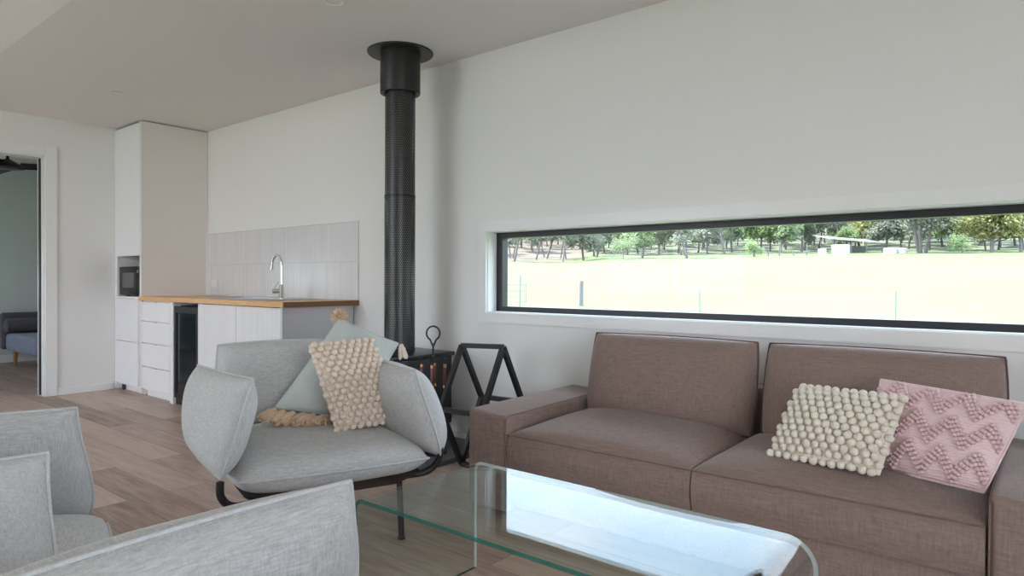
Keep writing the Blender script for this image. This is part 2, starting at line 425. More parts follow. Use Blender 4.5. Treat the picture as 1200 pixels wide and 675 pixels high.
# bedroom walls
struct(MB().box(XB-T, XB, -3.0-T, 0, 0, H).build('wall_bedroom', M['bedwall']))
BO = (-3.25, -.4, 1.0, 1.36)
BY = -3.0
mb = MB(); mb.box(XB, BO[0], BY-T, BY, 0, H); mb.box(BO[1], -T, BY-T, BY, 0, H); mb.box(BO[0], BO[1], BY-T, BY, BO[3], H); mb.box(BO[0], BO[1], BY-T, BY, 0, BO[2])
struct(mb.build('wall_bedroom_garden', M['wall']))
# door casing and lining
mb = MB(); cw, ct = .092, .018
mb.box(0, ct, DY1, DY1+cw, 0, DZ+cw); mb.box(0, ct, DY0-cw, DY0, 0, DZ+cw); mb.box(0, ct, DY0, DY1, DZ, DZ+cw)
mb.box(-T-ct, -T, DY1, DY1+cw, 0, DZ+cw); mb.box(-T-ct, -T, DY0-cw, DY0, 0, DZ+cw); mb.box(-T-ct, -T, DY0, DY1, DZ, DZ+cw)
mb.box(-T, 0, DY1-.012, DY1, 0, DZ); mb.box(-T, 0, DY0, DY0+.012, 0, DZ); mb.box(-T, 0, DY0+.012, DY1-.012, DZ-.012, DZ)
struct(mb.build('trim_1', M['trim'], bevel=.002, seg=1))
# thin dark strip standing against the doorway lining
mb = MB(); mb.box(-.10, -.06, DY1-.022, DY1-.0125, .01, DZ-.013)
struct(mb.build('jamb_strip_1', M['blackframe']))
# window casing, reveal, frame, pane
root = struct(empty('window_1', (0,0,0)))
mb = MB(); o = .064
mb.box(WX0-o, WX0, -.016, 0, WZ0-o, WZ1+o); mb.box(WX1, WX1+o, -.016, 0, WZ0-o, WZ1+o)
mb.box(WX0, WX1, -.016, 0, WZ0-o, WZ0); mb.box(WX0, WX1, -.016, 0, WZ1, WZ1+o)
mb.box(WX0, WX0+.006, 0, .085, WZ0, WZ1); mb.box(WX1-.006, WX1, 0, .085, WZ0, WZ1)
mb.box(WX0+.006, WX1-.006, 0, .085, WZ0, WZ0+.006); mb.box(WX0+.006, WX1-.006, 0, .085, WZ1-.006, WZ1)
mb.build('window_casing', M['trim'], root)
mb = MB(); fw_ = .054; y0, y1 = .085, .14; ax, bx, az, bz = WX0+.001, WX1-.001, WZ0+.001, WZ1-.001
mb.box(ax, ax+fw_, y0, y1, az, bz); mb.box(bx-fw_, bx, y0, y1, az, bz)
mb.box(ax+fw_, bx-fw_, y0, y1, az, az+.037); mb.box(ax+fw_, bx-fw_, y0, y1, bz-.04, bz)
mb.build('window_frame', M['blackframe'], root)
MB().box(ax+fw_-.005, bx-fw_+.005, .108, .114, az+.032, bz-.035).build('window_pane', M['pane'], root)
for i, (a, b, z0, z1) in enumerate(OP):
    root = struct(empty('window_%d' % (i+2), (0,0,0)))
    mb = MB(); yy0, yy1 = YN-.12, YN-.06
    n = 2
    mb.box(a, b, yy0, yy1, z1-.06, z1); mb.box(a, b, yy0, yy1, z0, z0+.05)
    for k in range(n+1):
        x = a + (b-a)*k/n; xx0 = min(max(x-.03, a), b-.06); mb.box(xx0, xx0+.06, yy0, yy1, z0+.05, z1-.06)
    mb.build('window_frame', M['blackframe'], root)
root = struct(empty('window_3', (0,0,0)))  # frame of the added fill-light opening, out of view
mb = MB(); mb.box(XR+.06, XR+.12, RO[0], RO[1], 2.34, 2.4); mb.box(XR+.06, XR+.12, RO[0], RO[1], 0, .05)
for k in range(5):
    y = RO[0] + .03 + (RO[1]-RO[0]-.06)*k/4; mb.box(XR+.06, XR+.12, y-.03, y+.03, .05, 2.34)
mb.build('window_frame', M['blackframe'], root)
# baseboards
mb = MB(); bh, bt = .068, .014
struct(MB().box(0, bt, DY1+cw, -.645, 0, bh).build('baseboard_left', M['trim'], bevel=.003, seg=1))
struct(MB().box(3.01, XR, -bt, 0, 0, bh).build('baseboard_window', M['trim'], bevel=.003, seg=1))
struct(MB().box(0, bt, YN, DY0-cw, 0, bh).build('baseboard_left_rear', M['trim']))
struct(MB().box(XB, XB+bt, BY, 0, 0, bh+.03).build('baseboard_bedroom', M['trim']))
struct(MB().box(XR-bt, XR, RO[1], -bt, 0, bh).build('baseboard_right', M['trim']))

# downlights
for i, (x, y, lab) in enumerate([(4.178, -1.09, 'recessed downlight in the ceiling at the top edge of the photo'),
                                 (1.391, -1.106, 'recessed downlight in the ceiling in front of the tall kitchen cabinet')]):
    r = tag(empty('downlight', (x, y, H)), lab, 'downlight', 'recessed ceiling downlights')
    MB().lathe([(.052,-.001),(.056,-.006),(.048,-.009),(.040,-.003)], n=32).build('trim_ring', M['trim'], r, smooth=True)
    MB().lathe([(.040,-.002),(.02,-.0035),(.001,-.004)], n=24).build('lens', M['light_lens'], r, smooth=True)

# ------------------------------------------------------------------ cushions
def quadpos(c, u, v):
    a, b, d, e = c     # BL, BR, TR, TL
    s, t = (u+1)/2, (v+1)/2
    return (a*(1-s) + b*s)*(1-t) + (e*(1-s) + d*s)*t
def pillow_pts(c, u, v, rnd, ear):
    if isinstance(rnd, tuple): rnd = rnd[0] + (rnd[1]-rnd[0])*(v+1)/2
    uu = u*math.sqrt(max(0, 1 - rnd*v*v/2)); vv = v*math.sqrt(max(0, 1 - rnd*u*u/2))
    # pulled-in edges between the corners
    uu *= 1 - ear*(1 - v*v)*abs(u)**3; vv *= 1 - ear*(1 - u*u)*abs(v)**3
    return quadpos(c, uu, vv)
def pillow(mb, corners, tf, tb, n=22, rnd=.22, ear=.0, p=2.6, e=.5, wr=.0, seed=0, m=0):
    """closed cushion over four corners BL, BR, TR, TL; tf/tb thickness to the front/back.
    front is the side (BR-BL) x (TL-BL) points to"""
    c = [Vector(x) for x in corners]
    nrm = (c[1]-c[0]).cross(c[3]-c[0]).normalized()
    L = [(-math.cos(PI*i/n)*.65 + (2*i/n-1)*.35) for i in range(n+1)]
    def h(u, v):
        return (max(0, 1-abs(u)**p)*max(0, 1-abs(v)**p))**e
    V = []; idx = {}
    for side, th in ((1, tf), (-1, tb)):
        for i, u in enumerate(L):
            for j, v in enumerate(L):
                edge = i in (0, n) or j in (0, n)
                if edge and side < 0: idx[(side,i,j)] = idx[(1,i,j)]; continue
                q = pillow_pts(c, u, v, rnd, ear)
                k = h(u, v)
                w = wr*k*mnoise.noise((q*5.5 + Vector((seed*3.1, side*7.7, seed)))) if wr else 0
                idx[(side,i,j)] = len(V); V.append(q + nrm*side*(th*k + w))
    F = []
    for side in (1, -1):
        for i in range(n):
            for j in range(n):
                f = [idx[(side,i,j)], idx[(side,i+1,j)], idx[(side,i+1,j+1)], idx[(side,i,j+1)]]
                F.append(f if side > 0 else f[::-1])
    mb.add(V, F, m)
    loop = [pillow_pts(c, u, -1, rnd, ear) for u in L[:-1]] + [pillow_pts(c, 1, v, rnd, ear) for v in L[:-1]] \
         + [pillow_pts(c, u, 1, rnd, ear) for u in L[:0:-1]] + [pillow_pts(c, -1, v, rnd, ear) for v in L[:0:-1]]
    surf = lambda u, v: (pillow_pts(c, u, v, rnd, ear) + nrm*tf*h(u, v), nrm)
    return loop, surf
def cushion(name, corners, tf, tb, mat, parent, pipe=None, pr=.0045, **kw):
    mb = MB(); loop, surf = pillow(mb, corners, tf, tb, **kw)
    o = mb.build(name, mat, parent, smooth=True, angle=math.radians(80))
    if pipe:
        MB().tube(loop, pr, 6, closed=True).build('piping', pipe, o, smooth=True, angle=math.radians(80))
    return o, surf, loop

# ------------------------------------------------------------------ armchair
def make_chair(loc, rz, sag=0, top=(.42,.06)):
    r = empty('armchair', loc, rz)
    fab, pip = M['grey_fab'], M['grey_pipe']
    # seat
    cushion('seat_cushion', [(.43,-.385,.376),(.43,.385,.352),(-.36,.35,.364),(-.36,-.35,.364)], .076, .078, fab, r, pip,
            rnd=.22, p=7, e=.5, wr=.008, seed=3)
    # arms: bottom pinched onto the out-curved tube, top leaning a little inward at the front
    cushion('arm_cushion', [(.43,-.43,.375),(-.22,-.425,.40),(-.26,-.385,.715),(.385,-.312,.728)], .105, .08, fab, r, pip,
            rnd=(.42,.06), ear=.035, p=2.8, e=.55, wr=.014, seed=5)
    cushion('arm_cushion', [(-.22,.425,.39),(.45,.43,.318),(.385,.312,.712+sag*.9),(-.26,.385,.705-sag)], .10, .125, fab, r, pip,
            rnd=(.55, top[1]), ear=.035, p=2.8, e=.55, wr=.014, seed=8)
    # back
    cushion('back_cushion', [(-.37,-.285,.40),(-.37,.285,.40),(-.44,.285,.785),(-.44,-.285,.785)], .09, .08, fab, r, pip,
            rnd=.2, p=3.6, e=.5, wr=.008, seed=11)
    # frame: tapered tray under the seat, curved tubes to the arms, back tubes
    mb = MB()
    mb.hexa([(-.28,-.27,.255),(.31,-.27,.252),(.31,.27,.238),(-.28,.27,.250)], [(-.35,-.335,.315),(.39,-.35,.318),(.39,.35,.300),(-.35,.335,.315)])
    frame = mb.build('frame', M['brown_rail'], r, bevel=.01)
    for s in (-1, 1):
        pts = [(.33, s*.27, .279), (.345, s*.31, .279)]
        for k in range(9):
            a = PI/2*k/8
            pts.append((.35+.04*k/8, s*(.345 + .08*math.sin(a)), .359 - .08*math.cos(a)))
        pts.append((.39, s*.424, .385))
        MB().tube(pts, .0135, 10).build('arm_support', M['brown_rail'], r, smooth=True)
        MB().tube([(-.3, s*.2, .262), (-.42, s*.2, .30), (-.46, s*.2, .36), (-.49, s*.2, .60)], .012, 8).build('back_support', M['brown_rail'], r, smooth=True)
    for x, y in ((.285,-.30),(.285,.30),(-.27,-.13),(-.27,.13)):
        MB().tube([(x,y,0),(x,y,.008),(x,y,.009),(x*.98,y*.97,.258)], [.016,.016,.0125,.0125], 12).build('leg', M['brown_rail'], r, smooth=True)
    return r
c1 = tag(make_chair((4.68,-1.58,0), math.radians(-16)), 'light grey armchair by the wood heater, holding two cushions', 'armchair', 'grey linen armchairs')
c2 = tag(copy_tree(c1), 'light grey armchair at the left edge of the photo, seat partly in view', 'armchair', 'grey linen armchairs')
c2.location = (5.14,-3.01,0); c2.rotation_euler.z = math.radians(68)
for ch in c2.children:
    if ch.name.startswith('seat_cushion'): ch.location.x = .045
c3 = tag(make_chair((0,0,0), 0, .025, (.42,.32)), 'nearest grey armchair, only one large arm cushion showing at the bottom left', 'armchair', 'grey linen armchairs')
c3.location = (6.461,-2.862,0); c3.rotation_euler.z = math.radians(87)

# ------------------------------------------------------------------ cushions on the chair (chair 1 local -> world through its rotation)
CM = Matrix.Translation((4.68,-1.58,0)) @ Matrix.Rotation(math.radians(-16), 4, 'Z')
W1 = lambda p: CM @ Vector(p)
def basis(corners):
    """object frame with origin at the bottom-left corner"""
    c = [Vector(x) for x in corners]
    return c[0], [x - c[0] for x in c]
def tassel(mb, p, d, L, r, rr, n=9):
    """bundle of yarn strands hanging along d from p"""
    p = Vector(p); d = Vector(d).normalized(); s = d.orthogonal().normalized(); t = d.cross(s)
    mb.ball(p + d*r*.6, r*.62, 1)
    for k in range(n):
        a = 2*PI*k/n + rr.random(); q = (s*math.cos(a) + t*math.sin(a))
        k2 = .35 + .65*rr.random()
        mb.tube([p + d*r*.5 + q*r*.2, p + d*L*.35 + q*r*.55*k2, p + d*L*.7 + q*r*.8*k2, p + d*L*(.92+.12*rr.random()) + q*r*1.0*k2], [r*.3, r*.34, r*.32, r*.2], 5)
# sage lumbar cushion with tassels
cs = [W1(p) for p in ((-.20,-.085,.508), (-.06,.235,.435), (-.165,.50,.768), (-.30,.25,.893))]
o_, cc = basis(cs)
r = tag(empty('tasselled_cushion', o_), 'sage grey cushion with beige tassels leaning diagonally on the armchair back', 'cushion')
ob, surf, loop = cushion('cover', cc, .062, .055, M['sage'], r, M['sage'], .003, rnd=.05, ear=.035, p=2.2, e=.62, wr=.004, seed=2)
mb = MB(); rr = random.Random(3)
for k in range(9):
    a = (k + .1)/8.6
    p = cc[0].lerp(cc[1], a) + Vector((.02,-.005,.0))
    d = Vector((.10*(rr.random()-.2), -.9, -.55 + .1*rr.random()))
    wp = p + o_
    L = .082
    zend = wp.z + d.normalized().z*L
    if zend < .445: d = Vector((d.x + .3, d.y, max(-(wp.z-.452)/L, -.6)))
    tassel(mb, p, d, L, .030, rr, 14)
mb.build('fringe', M['tassel'], r, smooth=True)
mb = MB(); p = cc[3] + Vector((0,0,.006))
for k in range(60):
    d = Vector((rr.gauss(0,1), rr.gauss(0,1), rr.gauss(0,1)+.5)).normalized()
    mb.tube([p, p + d*.026, p + d*(.038+.008*rr.random()) + Vector((0,0,-.004))], [.005,.007,.0045], 5)
mb.build('tassel', M['tassel'], r, smooth=True)
mb = MB(); tassel(mb, cc[2] + Vector((.012,0,-.002)), (.15,.12,-1), .075, .022, rr, 12); mb.build('tassel', M['beige'], r, smooth=True)

def bobbles(mb, surf, nu, nv, rad, rr, stagger=True, edge=.97, sq=(1,1,.85)):
    for j in range(nv):
        for i in range(nu):
            u = -edge + 2*edge*(i + (.5 if stagger and j % 2 else 0))/(nu - (.5 if stagger else 1))
            v = -edge + 2*edge*j/(nv-1)
            if abs(u) > edge+.001: continue
            u += rr.uniform(-.012,.012); v += rr.uniform(-.01,.01)
            p, n = surf(max(-1,min(1,u)), max(-1,min(1,v)))
            k = rr.uniform(.9,1.06)
            rot = Vector((0,0,1)).rotation_difference(n).to_matrix() @ Matrix.Rotation(rr.random()*6, 3, 'Z')
            mb.ball(p + n*rad*.42, rad*k, 2, sq=(1.04, .96, .9), rot=rot)
cs = [W1(p) for p in ((.10,.085,.432), (.10,.385,.446), (-.07,.318,.802), (-.07,.02,.792))]
o_, cc = basis(cs)
r = tag(empty('bobble_cushion', o_), 'beige wool bobble cushion standing upright in the grey armchair', 'cushion')
ob, surf, loop = cushion('cover', cc, .05, .05, M['beige'], r, None, rnd=.04, ear=.02, p=2.2, e=.6)
mb = MB(); bobbles(mb, surf, 9, 16, .0150, random.Random(11)); mb.build('bobbles', M['beige'], r, smooth=True, angle=PI)

# ------------------------------------------------------------------ sofa
SX0, SX1 = 5.0, 7.225
sofa = tag(empty('sofa', (6.11,-.5,0)), 'mauve brown two-seat sofa with broad armrests below the long window', 'sofa')
def sl(p): return (p[0]-6.11, p[1]+.5, p[2])
def sbox(x0,x1,y0,y1,z0,z1): return (x0-6.11, x1-6.11, y0+.5, y1+.5, z0, z1)
sf, sp_ = M['sofa_fab'], M['sofa_pipe']
mb = MB(); mb.box(*sbox(5.20, 7.02, -.885, -.08, .05, .235)); mb.build('base', sf, sofa, bevel=.015, seg=3)
mb = MB(); mb.box(*sbox(5.236, 6.99, -.19, -.045, .05, .60)); mb.build('back_frame', sf, sofa, bevel=.03, seg=3)
for s, (a, b) in enumerate(((SX0, 5.232), (6.995, SX1))):
    mb = MB()
    P = [(a,-.93,.03),(b,-.93,.03),(b,-.05,.03),(a,-.05,.03)]
    Q = [(a,-.93,.478),(b,-.93,.462),(b,-.05,.478),(a,-.05,.488)]
    mb.hexa([sl(p) for p in P], [sl(p) for p in Q])
    arm = mb.build('armrest', sf, sofa, bevel=.022, seg=4)
    e = b if s == 0 else a
    MB().tube([sl(p) for p in ((e,-.925,.05),(e,-.933,.30),(e,-.93,.452),(e,-.90,.464),(e,-.5,.471),(e,-.2,.478))], .0028, 6).build('piping', M['sofa_seam'], arm, smooth=True)
for a, b in ((5.238, 6.102), (6.108, 6.985)):
    # boxed seat cushion: crowned top, rounded front, seam along the top front edge
    mb = MB(); n = 26
    def prof(t, s):
        return None
    nx, ny = 24, 20
    V = []; F = []
    def bulge(u): return 1 - abs(u)**5
    # ring profile front-bottom -> front -> top -> back
    ring = []
    yf, yb, zb, zs = -.925, -.33, .232, .385
    for k in range(6): ring.append((yf + .012 - .016*math.sin(PI*k/5), zb + (zs-zb)*k/5, 0))
    for k in range(1, 16):
        t = k/15; ring.append((yf + .0 + (yb-yf)*t, zs, math.sin(PI*min(1, t*1.25)*.5)**.45 if t < .8 else 1.0))
    for k in range(1, 4): ring.append((yb, zs - (zs-zb)*k/3, 0))
    m_ = len(ring)
    for i in range(nx+1):
        u = -math.cos(PI*i/nx); x = (a+b)/2 + (b-a)/2*u
        for (y, z, cr) in ring:
            cz = .072*cr*(1 - abs(u)**3.5)**.6 + (.006*mnoise.noise(Vector((x*4, y*4, a))) if cr else 0)
            V.append(sl((x, y, z + cz)))
    for i in range(nx):
        for j in range(m_-1): F.append((i*m_+j, (i+1)*m_+j, (i+1)*m_+j+1, i*m_+j+1))
        F.append((i*m_, i*m_+m_-1, (i+1)*m_+m_-1, (i+1)*m_))
    F.append(tuple(range(m_))); F.append(tuple(nx*m_ + j for j in range(m_-1, -1, -1)))
    mb.add(V, F)
    sc = mb.build('seat_cushion', sf, sofa, smooth=True, angle=math.radians(55))
    MB().tube([sl(((a+b)/2 + (b-a)/2*(-math.cos(PI*i/nx)), yf-.004, zs)) for i in range(nx+1)], .003, 6).build('piping', M['sofa_seam'], sc, smooth=True)
for a, b in ((5.285, 6.135), (6.165, 7.01)):
    x0, x1 = a-6.11, b-6.11
    cushion('back_cushion', [(x0,.145,.40),(x1,.145,.40),(x1,.235,.812),(x0,.235,.812)], .10, .07, sf, sofa, sp_, .0045, rnd=.10, p=3.3, e=.5, wr=.008, seed=a)

# ------------------------------------------------------------------ cushions on the sofa
cs = [Vector(p) for p in ((6.325,-.735,.438), (6.70,-.80,.446), (6.752,-.655,.683), (6.385,-.585,.678))]
o_, cc = basis(cs)
r = tag(empty('bobble_cushion', o_), 'cream wool bobble cushion on the sofa, in front of the pink one', 'cushion')
ob, surf, loop = cushion('cover', cc, .05, .045, M['cream'], r, None, rnd=.04, ear=.015, p=2.2, e=.6)
mb = MB(); bobbles(mb, surf, 12, 12, .0152, random.Random(5)); mb.build('bobbles', M['cream'], r, smooth=True, angle=PI)
# pink zigzag cushion
cs = [Vector(p) for p in ((6.655,-.655,.435), (6.978,-.845,.445), (7.085,-.735,.715), (6.645,-.525,.725))]
cs = [Vector((6.625,-.645,.435)), Vector((6.975,-.80,.447)), Vector((7.075,-.66,.705)), Vector((6.645,-.50,.722))]
o_, cc = basis(cs)
r = tag(empty('zigzag_cushion', o_), 'dusty pink cushion with raised zigzag bobbles against the right sofa arm', 'cushion')
ob, surf, loop = cushion('cover', cc, .05, .05, M['pink_base'], r, M['pink_base'], .004, rnd=.04, ear=.01, p=2.4, e=.55)
mb = MB()
for row in range(3):
    v0 = .70 - .66*row
    N = 46
    for k in range(N+1):
        u = -.97 + 1.94*k/N
        t = (u*2.05 + .30 + row*.04) % 1.0
        z = abs(t - .5)*2
        for q in range(3):
            v = v0 + .46*(z - .5) - .105*(q - 1)
            if abs(v) > .97: continue
            p, nn = surf(u, v)
            mb.ball(p + nn*.0045, .0082, 1)
mb.build('bobbles', M['pink_bob'], r, smooth=True, angle=PI)
# fine horizontal ribs
mb = MB()
for j in range(40):
    v = -.95 + 1.9*j/39
    mb.tube([surf(-.98 + 1.96*i/24, v)[0] - nn*.0006 for i in range(25)], .0022, 4, cap=False)
mb.build('ribs', M['pink_base'], r, smooth=True)

# ------------------------------------------------------------------ glass coffee table (one bent sheet)
def bent_table():
    x0, x1, zt, th = 5.452, 6.66, .40, .012
    r0, r1 = .035, .085
    outer = [(x0, 0.0)]
    outer += [(x0, .15), (x0, zt-r0)]
    for k in range(1, 9): a = PI/2*k/8; outer.append((x0 + r0 - r0*math.cos(a), zt - r0 + r0*math.sin(a)))
    for k in range(1, 9): outer.append((x0 + r0 + (x1-r1-x0-r0)*k/8, zt))
    for k in range(1, 11): a = PI/2*k/10; outer.append((x1 - r1 + r1*math.sin(a), zt - r1 + r1*math.cos(a)))
    outer += [(x1, .15), (x1, 0.0)]
    nrm = []
    for i in range(len(outer)):
        p, q = Vector(outer[max(i-1,0)]), Vector(outer[min(i+1,len(outer)-1)]); d = (q-p).normalized(); nrm.append(Vector((d.y, -d.x)))
    inner = [(p[0]+n.x*th, p[1]+n.y*th) for p, n in zip(outer, nrm)]
    inner[0] = (x0+th, 0.0); inner[-1] = (x1-th, 0.0)
    mb = MB(); k = len(outer); ya, yb = -1.93, -1.378
    for prof, fl in ((outer, 0), (inner, 1)):
        vs = [(p[0], y, p[1]) for y in (ya, yb) for p in prof]
        fs = [((i, i+1, k+i+1, k+i) if fl else (i, k+i, k+i+1, i+1)) for i in range(k-1)]
        mb.add(vs, fs, 0)
    for y in (ya, yb):
        vs = [(p[0], y, p[1]) for p in outer] + [(p[0], y, p[1]) for p in inner]
        mb.add(vs, [(i, i+1, k+i+1, k+i) for i in range(k-1)], 1 if y == ya else 2)
    for i in (0, k-1):
        mb.add([(outer[i][0], ya, outer[i][1]), (outer[i][0], yb, outer[i][1]), (inner[i][0], yb, inner[i][1]), (inner[i][0], ya, inner[i][1])], [(0,1,2,3)], 1)
    c = Vector((6.05, -1.65, 0)); mb.v = [tuple(Vector(p) - c) for p in mb.v]
    o = mb.build('coffee_table', [M['table_glass'], M['table_edge'], M['table_rim']], None, smooth=True, loc=c)
    return o
tag(bent_table(), 'clear bent glass coffee table in front of the brown sofa', 'coffee table')

# ------------------------------------------------------------------ kitchen
YF = -.62
tall = tag(empty('tall_cabinet', (.003,-.003,0)), 'full-height white kitchen cabinet with microwave niche by the left wall', 'cabinet')
mb = MB()
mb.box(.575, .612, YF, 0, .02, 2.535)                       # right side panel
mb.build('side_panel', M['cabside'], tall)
mb = MB()
mb.box(.0, .022, YF+.002, 0, .02, 2.53); mb.box(.022, .575, YF+.02, 0, 1.305, 2.53); mb.box(.022, .575, YF+.02, 0, .06, .895)
mb.box(.022, .575, -.06, 0, .895, 1.305); mb.box(.022, .056, YF+.001, -.06, .895, 1.305); mb.box(.056, .575, YF+.001, -.06, .893, .912)
mb.build('carcass', M['cab'], tall)
MB().box(.004, .573, YF-.001, YF+.018, 1.296, 2.525).build('door', M['cab'], tall, bevel=.0015, seg=1)
for z0, z1 in ((.075, .482), (.488, .890)):
    d = MB().box(.020, .532, YF-.001, YF+.018, z0, z1).build('drawer', M['cab'], tall, bevel=.0015, seg=1)
MB().box(.02, .56, YF+.06, YF+.08, 0, .07).build('plinth', M['trim'], tall)
MB().box(.09, .115, YF+.03, YF+.055, 0, .07).build('leg', M['gap_shade'], tall)  # no real leg: dark block painting the shaded gap at the plinth

dc = tag(empty('drawer_cabinet', (.9,0,0)), 'white kitchen cabinet of four drawers below the left end of the benchtop', 'cabinet')
bx = lambda mb, x0,x1,y0,y1,z0,z1: mb.box(x0-.9, x1-.9, y0, y1, z0, z1)
mb = MB(); bx(mb, .615, 1.19, YF+.02, -.02, .06, .88); mb.build('carcass', M['cab'], dc)
for z0, z1 in ((.075,.274),(.280,.489),(.497,.69),(.698,.868)):
    d = bx(MB(), .615 if z1 < 0 else .615, 1.188, YF-.001, YF+.018, z0, z1).build('drawer', M['cab'], dc, bevel=.0015, seg=1)
    bx(MB(), .90, .93, YF-.008, YF-.001, z1-.004, z1+.003).build('pull', M['steel'], d)
bx(MB(), 1.192, 1.252, YF, -.02, .0, .88).build('end_panel', M['cab'], dc)
bx(MB(), .615, 1.192, YF+.05, YF+.07, .0, .062).build('plinth', M['trim'], dc)

wf = tag(empty('wine_fridge', (1.47,0,0)), 'black glass-door bar fridge under the wooden benchtop', 'fridge')
bx = lambda mb, x0,x1,y0,y1,z0,z1: mb.box(x0-1.47, x1-1.47, y0, y1, z0, z1)
bx(MB(), 1.262, 1.685, YF+.06, -.05, .02, .85).build('body', M['microbody'], wf, bevel=.004)
dr = MB(); 
for a in ((1.262,1.300,.06,.845),(1.65,1.688,.06,.845),(1.30,1.65,.06,.10),(1.30,1.65,.79,.845)): bx(dr, a[0],a[1],YF+.005,YF+.05,a[2],a[3])
dro = dr.build('door', M['microbody'], wf)
bx(MB(), 1.30, 1.65, YF+.012, YF+.045, .10, .79).build('glass', M['fridgeglass'], dro)
bx(MB(), 1.262, 1.688, YF+.02, YF+.05, .0, .055).build('kick_grille', M['black'], wf)

bc = tag(empty('sink_cabinet', (2.33,0,0)), 'white kitchen base cabinet with grooved front panels under the sink', 'cabinet')
bx = lambda mb, x0,x1,y0,y1,z0,z1: mb.box(x0-2.33, x1-2.33, y0, y1, z0, z1)
# shell (open above for the sink bowl)
mb = MB(); bx(mb, 1.70, 1.718, YF+.02, -.02, .06, .88); bx(mb, 1.718, 2.92, -.036, -.02, .06, .88); bx(mb, 1.718, 2.92, YF+.02, -.036, .06, .08)
mb.build('carcass', M['cab'], bc)
for x0, x1 in ((1.702, 2.305), (2.309, 2.914)):
    mb = MB(); n = 22; w = (x1-x0)/n
    bx(mb, x0, x1, YF+.006, YF+.018, .075, .875)
    for k in range(n): bx(mb, x0+k*w+.0016, x0+(k+1)*w-.0016, YF-.001, YF+.006, .075, .875)
    mb.build('door', M['cab'], bc)
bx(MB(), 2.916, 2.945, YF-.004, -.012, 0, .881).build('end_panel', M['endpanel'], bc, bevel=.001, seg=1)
bx(MB(), 1.70, 2.916, YF+.05, YF+.07, 0, .062).build('plinth', M['trim'], bc)

# benchtop with a cut-out for the sink
SK = (1.56, 2.24, -.53, -.14)
mb = MB(); X0, X1, Y0, Y1, Z0, Z1 = .614, 3.0, -.648, -.001, .882, .92
mb.box(X0, SK[0], Y0, Y1, Z0, Z1); mb.box(SK[1], X1-.012, Y0, Y1, Z0, Z1); mb.box(SK[0], SK[1], Y0, SK[2], Z0, Z1); mb.box(SK[0], SK[1], SK[3], Y1, Z0, Z1)
mb.box(X1-.012, X1, Y0, Y1, Z0, Z1, 1)
tag(mb.build('benchtop', [M['bench'], M['bench_end']]), 'honey-coloured timber kitchen benchtop with darker end grain', 'benchtop')
sk = tag(empty('sink', (1.9,-.335,.92)), 'stainless steel sink let into the timber benchtop', 'sink')
mb = MB()
a, b, c_, d = SK[0]-1.9+.005, SK[1]-1.9-.005, SK[2]+.335+.005, SK[3]+.335-.005
for z0, z1, bb in ((-.18, -.172, None),): mb.box(a, b, c_, d, z0, z1)
mb.box(a, a+.006, c_, d, -.172, .002); mb.box(b-.006, b, c_, d, -.172, .002); mb.box(a+.006, b-.006, c_, c_+.006, -.172, .002); mb.box(a+.006, b-.006, d-.006, d, -.172, .002)
sko = mb.build('bowl', M['steel'], sk)
mb = MB(); e = .028
mb.box(a-e, b+e+.36, c_-e, c_, .0005, .005); mb.box(a-e, b+e+.36, d, d+e, .0005, .005); mb.box(a-e, a, c_, d, .0005, .005); mb.box(b, b+e+.36, c_, d, .0005, .005)
mb.build('rim', M['steel'], sk, bevel=.001, seg=1)
tp = tag(empty('mixer_tap', (2.40,-.29,.9255)), 'chrome gooseneck mixer tap on the kitchen sink', 'tap')
MB().lathe([(0.001,0),(.026,0),(.026,.006),(.021,.012),(.0205,.10),(.016,.112),(.0115,.114)], n=24).build('body', M['chrome'], tp, smooth=True)
pts = [(0,0,.10),(0,0,.25)]
R_ = .068
for k in range(1, 15): a = PI*.93*k/14; pts.append((-R_ + R_*math.cos(a), 0, .27 + R_*1.1*math.sin(a)))
lx, ly, lz = pts[-1]; pts.append((lx-.012, 0, lz-.055)); 
MB().tube(pts, [.0105]*(len(pts)-2) + [.0115,.0125], 12).build('spout', M['chrome'], tp, smooth=True)
mb = MB(); mb.tube([(0,0,.062),(-.02,-.018,.062),(-.052,-.045,.060)], [.017,.0185,.0185], 14); mb.tube([(-.045,-.039,.07),(-.036,-.03,.105),(-.02,-.012,.135)], [.005,.0045,.004], 8)
mb.build('handle', M['chrome'], tp, smooth=True)
sb = tag(empty('splashback', (1.8,0,0)), 'white finger-tile splashback on the wall behind the sink', 'splashback')
MB().box(.622-1.8, 2.99-1.8, -.012, -.0005, .922, 1.53).build('tiles', M['tile'], sb)
mb = MB(); mb.box(2.99-1.8, 2.997-1.8, -.015, -.0005, .922, 1.537); mb.box(.614-1.8, 2.99-1.8, -.015, -.0005, 1.53, 1.537); mb.box(.614-1.8, .622-1.8, -.015, -.0005, .922, 1.53)
mb.build('edge_trim', M['trim'], sb)
po = tag(empty('power_outlet', (.78,-.0125,1.035)), 'white double power outlet on the splashback beside the tall cabinet', 'power outlet')
MB().box(-.058,.058,-.009,0,-.037,.037).build('plate', M['paper'], po, bevel=.003)
for s in (-1, 1): MB().box(s*.035-.006, s*.035+.006, -.011, -.009, .012, .026).build('switch', M['paper'], po)
mw = tag(empty('microwave', (.33,-.4,.913)), 'black microwave oven standing in the niche of the tall cabinet', 'microwave')
MB().box(-.245,.24,-.19,.22,.008,.285).build('body', M['microbody'], mw, bevel=.004)
d = MB().box(-.243,.155,-.212,-.192,.012,.282).build('door', M['microbody'], mw, bevel=.003)
MB().box(-.17,.095,-.2135,-.211,.085,.225).build('window', M['microglass'], d)
MB().box(.158,.238,-.210,-.192,.012,.282).build('control_panel', M['microbody'], mw, bevel=.003)
